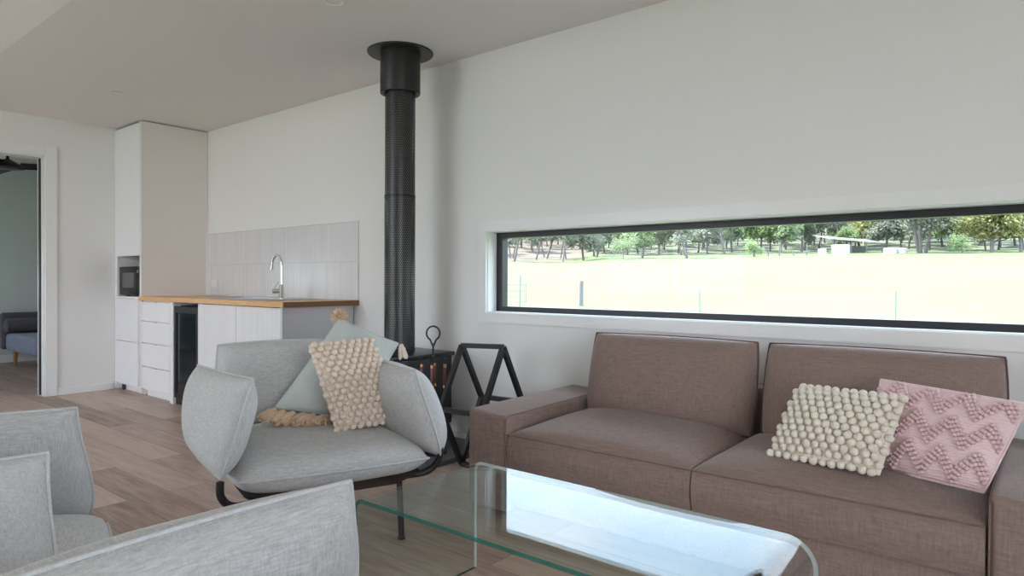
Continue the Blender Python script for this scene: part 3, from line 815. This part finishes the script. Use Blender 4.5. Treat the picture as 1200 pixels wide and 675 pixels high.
MB().lathe([(.001,0),(.016,0),(.015,.012),(.001,.013)], n=16).build('knob', M['steel'], mw, smooth=True).matrix_local = Matrix.Translation((.198,-.211,.235)) @ Matrix.Rotation(PI/2, 4, 'X')
for x in (-.2,.2):
    for y in (-.15,.18): MB().box(x-.012,x+.012,y-.012,y+.012,0,.009).build('foot', M['black'], mw)

# ------------------------------------------------------------------ wood heater and flue
FX, FY = 3.85, -.34
tag(MB().box(3.05, 4.40, -1.0, -.016, .0, .03).build('hearth_slab', M['hearth'], bevel=.003, seg=1), 'dark grey hearth slab on the floor under the wood heater', 'hearth')
st = tag(empty('wood_heater', (FX, FY, .03)), 'black steel wood heater in the corner behind the armchair', 'wood heater')
mb = MB(); mb.box(-.26,.25,-.26,.23,.12,.56); mb.build('firebox', M['stovetop'], st, bevel=.008)
mb = MB(); mb.box(-.285,.262,-.285,.245,.56,.585); mb.build('top_plate', M['stovetop'], st, bevel=.004)
d = MB().box(-.21,.20,-.285,-.262,.17,.52).build('door', M['stovetop'], st, bevel=.006)
MB().box(-.15,.14,-.287,-.284,.23,.46).build('glass', M['fridgeglass'], d)
MB().tube([(.165,-.287,.30),(.165,-.315,.31),(.165,-.315,.40),(.165,-.287,.41)], .007, 8).build('handle', M['steel'], d, smooth=True)
for x in (-.2,.19):
    for y in (-.2,.17): MB().bar((x,y,0),(x,y,.12),.045).build('leg', M['stovetop'], st)
fl = tag(empty('flue_pipe', (FX, FY, .615)), 'black flue pipe with perforated guard rising from the wood heater to the ceiling', 'flue')
zc = H - .615
MB().lathe([(.075,.001),(.075,zc-.005)], n=32).build('inner_pipe', M['inner_flue'], fl, smooth=True)
def guard(r, z0, z1):
    n = 48; vs = []; fs = []
    for z in (z0, z1):
        for j in range(n+1):
            a = 2*PI*j/n; vs.append((r*math.cos(a), r*math.sin(a), z))
    for j in range(n): fs.append((j, j+1, n+1+j+1, n+1+j))
    o = MB().add(vs, fs).build('perforated_guard', M['perf'], fl, smooth=True)
    uv = o.data.uv_layers.new(name='uv')
    for l in o.data.loops:
        i = l.vertex_index; uv.data[l.index].uv = ((i % (n+1))/n*.0135*46, vs[i][2])
    return o
guard(.0985, .003, 1.005); guard(.0965, 1.0, 1.72)
for z in (.012, 1.0, 1.705): MB().lathe([(.0975,z-.009),(.1,z-.009),(.1,z+.009),(.0975,z+.009)], n=48).build('guard_band', M['black'], fl, smooth=True)
mb = MB(); mb.lathe([(.105,1.665),(.126,1.662),(.128,1.668),(.128,zc-.004),(.105,zc-.004)], n=48); mb.lathe([(.10,1.668),(.105,1.668)], n=48)
mb.build('collar', M['black'], fl, smooth=True)
MB().lathe([(.128,zc-.010),(.208,zc-.010),(.211,zc-.006),(.211,zc-.001),(.128,zc-.001)], n=64).build('ceiling_flange', M['black'], fl, smooth=True)

# fireplace tool stand with hanging tools
TX, TY = 4.222, -.40
ts = tag(empty('tool_stand', (TX,TY,.03)), 'black fireside tool stand with a loop handle beside the wood heater', 'tool stand')
MB().lathe([(.001,0),(.085,0),(.085,.008),(.02,.018),(.007,.022)], n=28).build('base', M['black'], ts, smooth=True)
mb = MB(); mb.tube([(0,0,.01),(0,0,.655)], .0065, 8); mb.build('post', M['black'], ts, smooth=True)
pts = [(0,0,.640)]
for k in range(1, 20):
    a = -PI/2 + .18 + (2*PI-.36)*k/20
    pts.append((.0405*math.cos(a)*.8, .0405*math.cos(a)*.6, .725 + .043*math.sin(a)))
pts.append((0,0,.642))
mb = MB(); mb.tube(pts, .0055, 8); mb.ball((0,0,.655), .011, 1); mb.build('loop_handle', M['black'], ts, smooth=True)
rx, ry = .78, .625
hooks = []
for ux, uy in ((rx,ry),(-rx,-ry),(-ry*.9,rx*.9),(ry*.75,-rx*.75)):
    L = .068
    MB().tube([(0,0,.575),(ux*L*.35,uy*L*.35,.592),(ux*L*.8,uy*L*.8,.588),(ux*L,uy*L,.565),(ux*L*1.12,uy*L*1.12,.558),(ux*L*1.25,uy*L*1.25,.572)], .0048, 7).build('hook', M['black'], ts, smooth=True)
    hooks.append((ux*L*1.02, uy*L*1.02))
kinds = ['poker with red-brown handle hanging right of the loop-handled stand', 'brush with red-brown handle hanging at the far left of the tool stand',
         'shovel with red-brown handle hanging at the back of the tool stand', 'tongs with red-brown handle hanging front and centre on the tool stand']
for i, (hx, hy) in enumerate(hooks):
    nm = ['poker','brush','shovel','tongs'][i]
    t = tag(empty('fire_' + nm, (TX+hx, TY+hy, .03)), 'fireside ' + kinds[i], 'fire tool', 'fireside tools')
    MB().lathe([(.001,.405),(.0095,.405),(.0105,.42),(.0105,.515),(.0085,.522),(.001,.523)], n=14).build('handle', M['redwood'], t, smooth=True)
    for z in (.395,.520): MB().lathe([(.001,z),(.0115,z),(.0115,z+.018),(.001,z+.019)], n=14).build('ferrule', M['copper'], t, smooth=True)
    MB().tube([(0,0,.537),(.004,0,.548),(0,0,.558)], .003, 6).build('hanging_eye', M['black'], t, smooth=True)
    MB().tube([(0,0,.395),(0,0,.12)], .0045, 6).build('shaft', M['black'], t, smooth=True)
    mb = MB()
    if nm == 'poker': mb.tube([(0,0,.12),(0,0,.07),(.02,.01,.09)], .0045, 6)
    elif nm == 'brush': mb.lathe([(.004,.13),(.018,.12),(.022,.05),(.001,.05)], n=12)
    elif nm == 'shovel': mb.hexa([(-.03,-.004,.05),(.03,-.004,.05),(.03,.002,.05),(-.03,.002,.05)], [(-.02,-.004,.14),(.02,-.004,.14),(.02,.002,.14),(-.02,.002,.14)])
    else: mb.tube([(.004,.002,.06),(.012,.008,.10),(0,0,.135),(-.012,-.008,.10),(-.004,-.002,.06)], .004, 6)
    mb.build(dict(poker='hook_tip', brush='bristles', shovel='blade', tongs='jaws')[nm], M['black'], t, smooth=True)

# firewood rack: two diamond side frames joined by rails
rk = tag(empty('firewood_rack', (4.62,-.42,0)), 'empty black steel diamond-frame firewood rack between wood heater and sofa', 'firewood rack')
w = .027; za, zk, hy = .70, .355, .172
def dframe(x, zo):
    mb = MB()
    A, F_, B, D = (x,0,za+zo), (x,-hy,zk+zo*.6), (x,hy,zk+.024+zo*.6), (x,0,.015)
    for p, q in ((A,F_),(A,B),(F_,D),(B,D)): mb.bar(p, q, w, w, up=(1,0,0))
    return mb.build('side_frame', M['black'], rk, bevel=.001, seg=1)
dframe(-.14, 0); dframe(.17, .012)
for y, z, dz in ((0,za,.012),(-hy,zk,.007),(hy,zk+.024,.007),(0,.015,0)):
    MB().bar((-.14,y,z),(.17,y,z+dz), w, w).build('rail', M['black'], rk, bevel=.001, seg=1)

# ------------------------------------------------------------------ bedroom, seen through the doorway
bs = tag(empty('accent_chair', (-2.4,-.45,0)), 'low grey-blue upholstered chair with oak legs in the bedroom', 'armchair')
L0 = lambda x0,x1,y0,y1,z0,z1: (x0+2.4, x1+2.4, y0+.45, y1+.45, z0, z1)
MB().box(*L0(-3.05,-2.92,-.83,-.06,.20,.655)).build('backrest', M['bed_back'], bs, bevel=.03, seg=3)
MB().box(*L0(-2.92,-1.75,-.80,-.07,.19,.40)).build('seat', M['bed_seat'], bs, bevel=.045, seg=4)
mb = MB(); mb.tube([(-.43,-.37,.50),(-.43,-.36,.50),(-.43,.33,.50),(-.43,.34,.50)], [.07,.085,.085,.07], 16); mb.build('bolster', M['bed_back'], bs, smooth=True)
for x, y in ((-2.72,-.74),(-1.85,-.74),(-2.72,-.13),(-1.85,-.13)):
    k = .06 if x > -2.3 else -.04
    MB().tube([(x+2.4+k, y+.45, 0),(x+2.4, y+.45, .20)], [.016,.028], 12).build('leg', M['legwood'], bs, smooth=True)
fa = tag(empty('ceiling_fan', (-1.5,-1.115,H)), 'black ceiling fan in the bedroom, seen through the doorway', 'ceiling fan')
MB().lathe([(.055,-.03),(.055,-.001)], n=24).build('canopy', M['fan'], fa, smooth=True)
MB().lathe([(.014,-.20),(.014,-.02)], n=12).build('downrod', M['fan'], fa, smooth=True)
MB().lathe([(.001,-.305),(.15,-.295),(.165,-.285),(.16,-.275),(.07,-.225),(.035,-.205),(.014,-.19)], n=32).build('motor_housing', M['fan'], fa, smooth=True)
for k in range(3):
    a = math.radians(62 + 120*k); ca, sa = math.cos(a), math.sin(a)
    def bp(r_, w_, dz): return (r_*ca - w_*sa, r_*sa + w_*ca, -.262 + dz)
    MB().hexa([bp(.10,-.06,-.045), bp(.64,-.065,-.045), bp(.64,.065,.030), bp(.10,.06,.030)],
              [bp(.10,-.06,-.033), bp(.64,-.065,-.033), bp(.64,.065,.042), bp(.10,.06,.042)]).build('blade', M['fan'], fa, bevel=.002, seg=1)

# ------------------------------------------------------------------ outdoors
CX, CY = 7.12, -3.2
def ground(x, y):
    d = math.hypot(x-CX, y-CY)
    K = [(0,-.55),(12,-.5),(22,-.32),(31,-.06),(45,1.15),(60,2.75),(75,3.55),(95,4.6),(130,8.5),(190,20)]
    if y < 0: return -.55 - .0*d if y < -2 else -.55
    for (a, za_), (b, zb_) in zip(K, K[1:]):
        if d <= b:
            t = (d-a)/(b-a); z = za_ + (zb_-za_)*t; break
    else: z = 22
    az = math.degrees(math.atan2(y-CY, CX-x))     # ~52 at left of the window, 100 at the right
    z += .012*(d-45)*max(0, min(1, (70-abs(az-75))/70))*(1 if d > 45 else 0) if az > 58 else 0
    z += .05*mnoise.noise(Vector((x*.08, y*.08, 0)))*min(1, d/20)
    return z
mb = MB(); V = []; F = []
nx, ny = 150, 120
xs = [-160 + 300*i/nx for i in range(nx+1)]; ys = [.5 + 190*(j/ny)**1.4 for j in range(ny+1)]
for y in ys:
    for x in xs: V.append((x, y, ground(x, y)))
for j in range(ny):
    for i in range(nx): F.append((j*(nx+1)+i, j*(nx+1)+i+1, (j+1)*(nx+1)+i+1, (j+1)*(nx+1)+i))
mb.add(V, F)
g_ = struct(mb.build('ground_paddock', M['grass'], smooth=True, angle=PI))
mb = MB(); mb.add([(-120,-90,-.56),(140,-90,-.56),(140,.5,-.56),(-120,.5,-.56)], [(0,1,2,3)])
struct(mb.build('ground_garden', M['grass']))
struct(MB().box(-.3, 16, -9.0, YN-T-.002, -.16, -.02).build('ground_bounce_slab', M['bounce_slab']))  # unseen slab added to bounce sunlight up to the ceiling
struct(MB().box(XR+T+.002, 12.2, YN-T-.002, -.6, -.16, -.02).build('ground_bounce_slab_side', M['bounce_slab']))  # second added bounce slab, outside the right wall

# trees
def make_tree(seed, h, crown_r, crown_z, leaf, n_leaf=1500, multi=1, lean=.12, leafsize=.46, dens=1.25, bark=.16):
    rr = random.Random(seed)
    r = empty('bush_shrub' if h < 4 else 'gum_tree')
    mb = MB(); tips = []
    for t in range(multi):
        ang = rr.random()*6.28; ln = lean*(1 + (.9 if multi > 1 else 0))
        base = Vector((.35*math.cos(ang)*(multi > 1), .35*math.sin(ang)*(multi > 1), -.2))
        pts = [base]; d = Vector((math.cos(ang)*ln, math.sin(ang)*ln, 1))
        k = 6
        for i in range(1, k+1):
            p = pts[-1] + d*(h*.62/k) + Vector((rr.gauss(0,.05), rr.gauss(0,.05), 0))*h*.12
            pts.append(p)
        mb.tube(pts, [bark*(1-.11*i) for i in range(k+1)], 6)
        for b in range(7):
            i0 = rr.randint(2, k); p0 = pts[i0]; a = rr.random()*6.28
            q = p0 + Vector((math.cos(a)*crown_r*rr.uniform(.35,.8), math.sin(a)*crown_r*rr.uniform(.35,.8), h*rr.uniform(.1,.3)))
            mid = p0.lerp(q, .5) + Vector((0,0,-h*.03 + rr.gauss(0,.1)))
            mb.tube([p0, mid, q], [bark*.45, bark*.3, bark*.12], 5); tips += [q, mid.lerp(q, .5)]
        tips.append(pts[-1])
    mb.build('trunk', M['bark'], r, smooth=True)
    # foliage: many leaf sprays gathered in clumps around the branch tips
    clumps = []
    for t in tips:
        for c in range(2): clumps.append((t + Vector((rr.gauss(0,.3), rr.gauss(0,.3), rr.gauss(0,.25)))*crown_r*.45, crown_r*rr.uniform(.22,.40)))
    mb = MB(); V = []; F = []
    for k in range(int(n_leaf*dens)):
        c, cr = clumps[k % len(clumps)]
        d = Vector((rr.gauss(0,1), rr.gauss(0,1), rr.gauss(0,.8)))
        p = c + d*cr*.5
        if p.z < h*crown_z: p.z = h*crown_z + rr.random()*h*.1
        a = Vector((rr.gauss(0,1), rr.gauss(0,1), rr.gauss(0,1))).normalized(); b = a.orthogonal().normalized()
        s = leafsize*rr.uniform(.5,1.2)
        i = len(V); V += [p - a*s*.5, p + b*s*.28, p + a*s*.5, p - b*s*.28]; F.append((i,i+1,i+2,i+3))
    mb.add(V, F); 
    me_o = mb.build('foliage', leaf, r)
    return r
PROT = {
 'grey': [make_tree(1, 8.5, 2.6, .16, M['leaf_grey'], 3000), make_tree(2, 9.5, 2.6, .26, M['leaf_grey'], 3000, lean=.2), make_tree(12, 7.5, 2.6, .10, M['leaf_grey'], 3000)],
 'green': [make_tree(3, 7.5, 2.6, .06, M['leaf_green'], 3300), make_tree(4, 8.5, 2.6, .12, M['leaf_green'], 3300)],
 'lime': [make_tree(5, 6.0, 2.5, .08, M['leaf_lime'], 3300)],
 'thin': [make_tree(6, 9, 2.2, .30, M['leaf_grey'], 1300, bark=.13, lean=.25), make_tree(7, 8, 2.4, .25, M['leaf_grey'], 1100, multi=2, bark=.12)],
 'yellow': [make_tree(8, 6.0, 3.0, .24, M['leaf_yellow'], 3600, multi=2, bark=.17)],
 'twin': [make_tree(9, 8, 3.6, .28, M['leaf_grey'], 3200, multi=3, bark=.20)],
 'shrub': [make_tree(10, 3.0, 1.6, .05, M['leaf_lime'], 1500, bark=.05, leafsize=.22), make_tree(13, 3.4, 1.8, .03, M['leaf_green'], 1500, bark=.05, leafsize=.22)],
}
USED = set()
def place(kind, i, px, d, s=1.0, rz=0, label=None, group=None, sink=0):
    """px: bearing given as tangent of the angle off the camera's axis (u - 600)/f"""
    pr = PROT[kind][i % len(PROT[kind])]
    o = pr if pr.name not in USED else copy_tree(pr)
    USED.add(o.name)
    dirv = fw + r2*px; dirv.z = 0; dirv.normalize()
    x, y = CX + dirv.x*d, CY + dirv.y*d
    o.location = (x, y, ground(x, y) - sink); o.scale = (s, s, s); o.rotation_euler.z = rz
    tag(o, label, 'tree' if kind != 'shrub' else 'shrub', group)
    return o
u = lambda px: (px-600)/776.97
rr = random.Random(21)
# named trees
place('yellow', 0, u(1163), 78, 1.0, .4, 'rounded yellow-green tree near the right end of the window view', 'paddock trees')
place('twin', 0, u(1080), 80, 1.0, 1.2, 'spreading grey-green gum with forked trunk, right of the open shed', 'paddock trees')
place('lime', 0, u(1113), 88, 1.1, .2, 'bright green leafy tree just left of the yellow-green one', 'paddock trees')
place('grey', 1, u(1196), 79, .95, 2.0, 'thick-trunked gum at the right edge of the window view', 'paddock trees')
place('lime', 0, u(752), 70, .8, 2.2, 'light green rounded tree at the field edge, left of centre in the window', 'paddock trees')
place('thin', 1, u(808), 68, .8, .7, 'sparse leaning gum with bare forked limbs standing out in the field', 'paddock trees')
place('yellow', 0, u(1012), 97, 1.1, 2.0, 'yellow-green tree rising behind the open shed roof', 'paddock trees')
place('shrub', 0, u(1128), 76, .7, 0, 'low pale shrub between the yellow-green tree and its neighbour', 'paddock shrubs')
place('shrub', 1, u(730), 66, .75, 0, 'small light green shrub below the field-edge trees, left in the window', 'paddock shrubs')
place('shrub', 0, u(885), 72, .7, 1, 'bright low shrub at the tree line left of the shed', 'paddock shrubs')
GT = {'thin': ('slender bare-limbed gum on the dry slope at the left of the window view', 'slender gums on the left slope'),
      'grey': ('grey-green gum in the bushland behind the paddock', 'grey-green bushland gums'),
      'green': ('deep green tree in the bushland behind the paddock', 'deep green bushland trees'),
      'shrub': ('low undergrowth shrub among the bushland trunks behind the paddock', 'bushland undergrowth shrubs'),
      'lime': ('light green tree deep in the bushland row behind the paddock', 'light green bushland trees')}
def crown(o):
    r_ = 0
    for c in o.children:
        if c.name.startswith('foliage'):
            bb = c.bound_box; r_ = (max(p[0] for p in bb) - min(p[0] for p in bb) + max(p[1] for p in bb) - min(p[1] for p in bb))*.25
    return r_
taken = [(o.location.x, o.location.y, crown(o)*o.scale.x) for o in SC.objects if o.get('category') in ('tree', 'shrub')] + [(-10.6, 79.2, 6.0)]
CR = {k: [crown(o) for o in L] for k, L in PROT.items()}
def scatter(n, p0, p1, d0, d1, kinds, s0, s1, tight):
    k = tries = 0
    while k < n and tries < n*60:
        tries += 1
        px = rr.uniform(p0, p1); d = rr.uniform(d0, d1); kind = rr.choice(kinds); i = rr.randint(0, 2); sc_ = rr.uniform(s0, s1)
        dv = fw + r2*u(px); dv.z = 0; dv.normalize(); x, y = CX + dv.x*d, CY + dv.y*d
        q = CR[kind][i % len(CR[kind])]*sc_*tight
        if any((x-a)**2 + (y-b)**2 < (q+c*tight)**2 for a, b, c in taken): continue
        taken.append((x, y, q/tight))
        place(kind, i, u(px), d, sc_, rr.random()*6, *GT[kind]); k += 1
scatter(16, 578, 705, 64, 94, ['thin','thin','thin','grey'], .7, .95, .95)
scatter(60, 690, 1250, 84, 104, ['grey','grey','green','green','lime'], .8, 1.05, .78)
scatter(60, 690, 1250, 84, 110, ['grey','green','lime'], .55, .75, .78)
scatter(70, 700, 1250, 82, 100, ['shrub'], .9, 1.5, .88)
scatter(70, 560, 1270, 102, 136, ['grey','grey','green'], .9, 1.25, .85)
scatter(40, 560, 1270, 100, 130, ['shrub'], 1.2, 2.0, .9)
scatter(70, 550, 1280, 130, 180, ['grey','grey','green'], 1.1, 1.5, .95)

# unused prototypes never stay behind
for L in PROT.values():
    for p in L:
        if p.name not in USED:
            for c in list(p.children): bpy.data.objects.remove(c)
            bpy.data.objects.remove(p)

# open shed with white tanks
sh = tag(empty('open_shed', (-10.6, 79.2, ground(-10.6,79.2))), 'open farm shed with grey skillion roof out in the paddock', 'shed')
sh.rotation_euler.z = math.radians(39)
sh.scale = (.74, .9, .86)
mb = MB(); mb.hexa([(-4.4,-2.2,1.30),(4.0,-2.2,.75),(4.0,2.2,1.45),(-4.4,2.2,2.05)], [(-4.4,-2.2,1.37),(4.0,-2.2,.82),(4.0,2.2,1.52),(-4.4,2.2,2.12)])
mb.v = [(x,y,z+.35) for x,y,z in mb.v]
mb.build('roof', M['roof_tin'], sh)
for x, z in ((-3.2,1.57),(-.9,1.42),(1.4,1.27),(3.7,1.12)):
    for y in (-2.0, 2.0): MB().bar((x,y,-.3),(x,y,z + (.68 if y > 0 else 0)),.12).build('post', M['post_wood'], sh)
MB().box(-1.6,1.0,1.9,1.98,-.2,1.1).build('wall_sheet', M['white_tin'], sh)
MB().box(1.4,3.6,1.9,1.98,-.2,1.0).build('wall_sheet', M['galv'], sh)
def tank(px, d, w_, h_, lab, nm='water_tank', mat='white_tin'):
    dirv = fw + r2*u(px); dirv.z = 0; dirv.normalize(); x, y = CX+dirv.x*d, CY+dirv.y*d
    mb = MB(); mb.lathe([(.001,-.2),(w_/2,-.2),(w_/2,h_),(w_/2*.9,h_+.05),(.001,h_+.08)], n=20)
    tag(mb.build(nm, M[mat], None, smooth=True, loc=(x, y, ground(x,y))), lab, 'tank', 'white tanks by the shed')
tank(985, 77, 1.7, .95, 'white round tank under the open end of the shed roof')
tank(963, 76, .8, .6, 'small white drum at the left of the farm shed')
tank(1043, 79, 1.3, .5, 'low white trough just right of the farm shed')
tank(1056, 79.5, 1.0, .5, 'low white trough furthest right of the farm shed')
# near fence posts, gate, star pickets
def at(px, d):
    dirv = fw + r2*u(px); dirv.z = 0; k = 1/dirv.length*1.0; dirv.normalize(); x, y = CX+dirv.x*d, CY+dirv.y*d
    return x, y, ground(x, y)
x, y, z = at(681, 31)
mb = MB(); mb.tube([(0,0,-.3),(0,0,.6),(.01,0,1.17),(.01,0,1.2)], [.11,.10,.095,.06], 9)
tag(mb.build('fence_post', M['post_wood'], None, smooth=True, loc=(x,y,z)), 'weathered round timber fence post standing alone in the paddock', 'post')
x, y, z = at(609, 30)
tag(MB().bar((0,0,-.3),(.03,0,1.45),.05).build('gate_post', M['galv'], None, loc=(x,y,z)), 'thin steel post at the farm gate, left in the window', 'post')
x1, y1, z1 = at(586, 31); x2, y2, z2 = at(616, 31)
gt = tag(empty('farm_gate', (x1,y1,z1)), 'pipe farm gate at the left end of the window view', 'gate')
D = Vector((x2-x1, y2-y1, 0))
mb = MB(); mb.tube([(0,0,.15),(0,0,1.02)], .022, 6); mb.tube([(D.x,D.y,.15),(D.x,D.y,1.02)], .022, 6)
mb.tube([(0,0,1.02),(D.x,D.y,1.02)], .022, 6); mb.build('frame', M['galv'], gt, smooth=True)
for zz in (.2,.42,.72): MB().tube([(0,0,zz),(D.x,D.y,zz)], .014, 6).build('rail', M['galv'], gt, smooth=True)
for px, d, lab in ((820, 24, 'pale star picket in the grass, centre of the window view'), (1050, 24, 'pale star picket in the grass below the farm shed')):
    x, y, z = at(px, d)
    tag(MB().bar((0,0,-.2),(0,0,1.0 if px < 900 else 1.05),.035).build('star_picket', M['picket'], None, loc=(x,y,z)), lab, 'picket', 'star pickets')
for k, (px, d, hh) in enumerate(((883,72,.9),(900,73,.9),(913,73,1.1),(931,74,1.0),(945,75,1.2))):
    x, y, z = at(px, d)
    tag(MB().bar((0,0,-.2),(.0 if k != 3 else -.5,0,hh),.10).build('yard_post', M['post_wood'], None, loc=(x,y,z)),
        ['leftmost grey post of the old stockyard left of the shed', 'second grey stockyard post from the left', 'middle grey stockyard post of five', 'leaning grey stockyard post near the shed', 'grey stockyard post closest to the shed'][k], 'post', 'stockyard posts')

# ------------------------------------------------------------------ light
w = bpy.data.worlds.new('sky'); SC.world = w; w.use_nodes = True
nt = w.node_tree; nt.nodes.clear(); g = G(nt)
out = nt.nodes.new('ShaderNodeOutputWorld'); bg = nt.nodes.new('ShaderNodeBackground')
tc = nt.nodes.new('ShaderNodeTexCoord'); spx = nt.nodes.new('ShaderNodeSeparateXYZ'); nt.links.new(tc.outputs['Generated'], spx.inputs[0])
cl = g.noise(g.coord('Generated', (1,1,2.2)), 2.2, 5, .55)
skyc = g.ramp(spx.outputs[2], [(0.0, (.82,.91,1.0,1)), (.35, (.58,.77,1.0,1)), (1.0, (.42,.64,1.0,1))])
cm = g.ramp(cl, [(.40, (0,0,0,1)), (.66, (.9,.9,.9,1))])
nt.links.new(g.mix(cm, skyc, (.985,.955,1.0,1)), bg.inputs[0])
bg.inputs[1].default_value = 3.4
nt.links.new(bg.outputs[0], out.inputs[0])
sun = bpy.data.lights.new('sun', 'SUN'); sun.energy = 9.0; sun.angle = math.radians(2); sun.color = (1,.96,.9)
so = bpy.data.objects.new('sun', sun); COL.objects.link(so)
so.rotation_euler = Vector((.55,.0,-1)).to_track_quat('-Z', 'Y').to_euler()
so.location = (0,0,20)
# light portals in the glazed openings (guide sampling of the sky only)
def portal(x0, x1, z0, z1, y, nrm):
    L = bpy.data.lights.new('portal', 'AREA'); L.shape = 'RECTANGLE'; L.size = x1-x0; L.size_y = z1-z0
    L.cycles.is_portal = True
    o = bpy.data.objects.new('portal', L); COL.objects.link(o)
    if nrm == 0: o.location = (XR+.01, (x0+x1)/2, (z0+z1)/2); o.rotation_euler = (0, PI/2, 0); L.size, L.size_y = z1-z0, x1-x0
    else: o.location = ((x0+x1)/2, y, (z0+z1)/2); o.rotation_euler = (-PI/2, 0, 0) if nrm < 0 else (PI/2, 0, 0)
for a, b, z0, z1 in OP: portal(a, b, z0, z1, YN-.01, 1)
portal(BO[0], BO[1], BO[2], BO[3], BY-.01, 1)
portal(RO[0], RO[1], RO[2], RO[3], 0, 0)
portal(WX0, WX1, WZ0, WZ1, .15, -1)

# ------------------------------------------------------------------ render settings that belong to the scene
SC.view_settings.view_transform = 'Standard'; SC.view_settings.look = 'None'
SC.view_settings.gamma = 1; SC.view_settings.use_curve_mapping = False
SC.view_settings.exposure = 1.30
cy = SC.cycles
cy.max_bounces = 14; cy.diffuse_bounces = 7; cy.glossy_bounces = 5; cy.transparent_max_bounces = 24; cy.transmission_bounces = 6
cy.use_denoising = True; cy.sample_clamp_indirect = 6
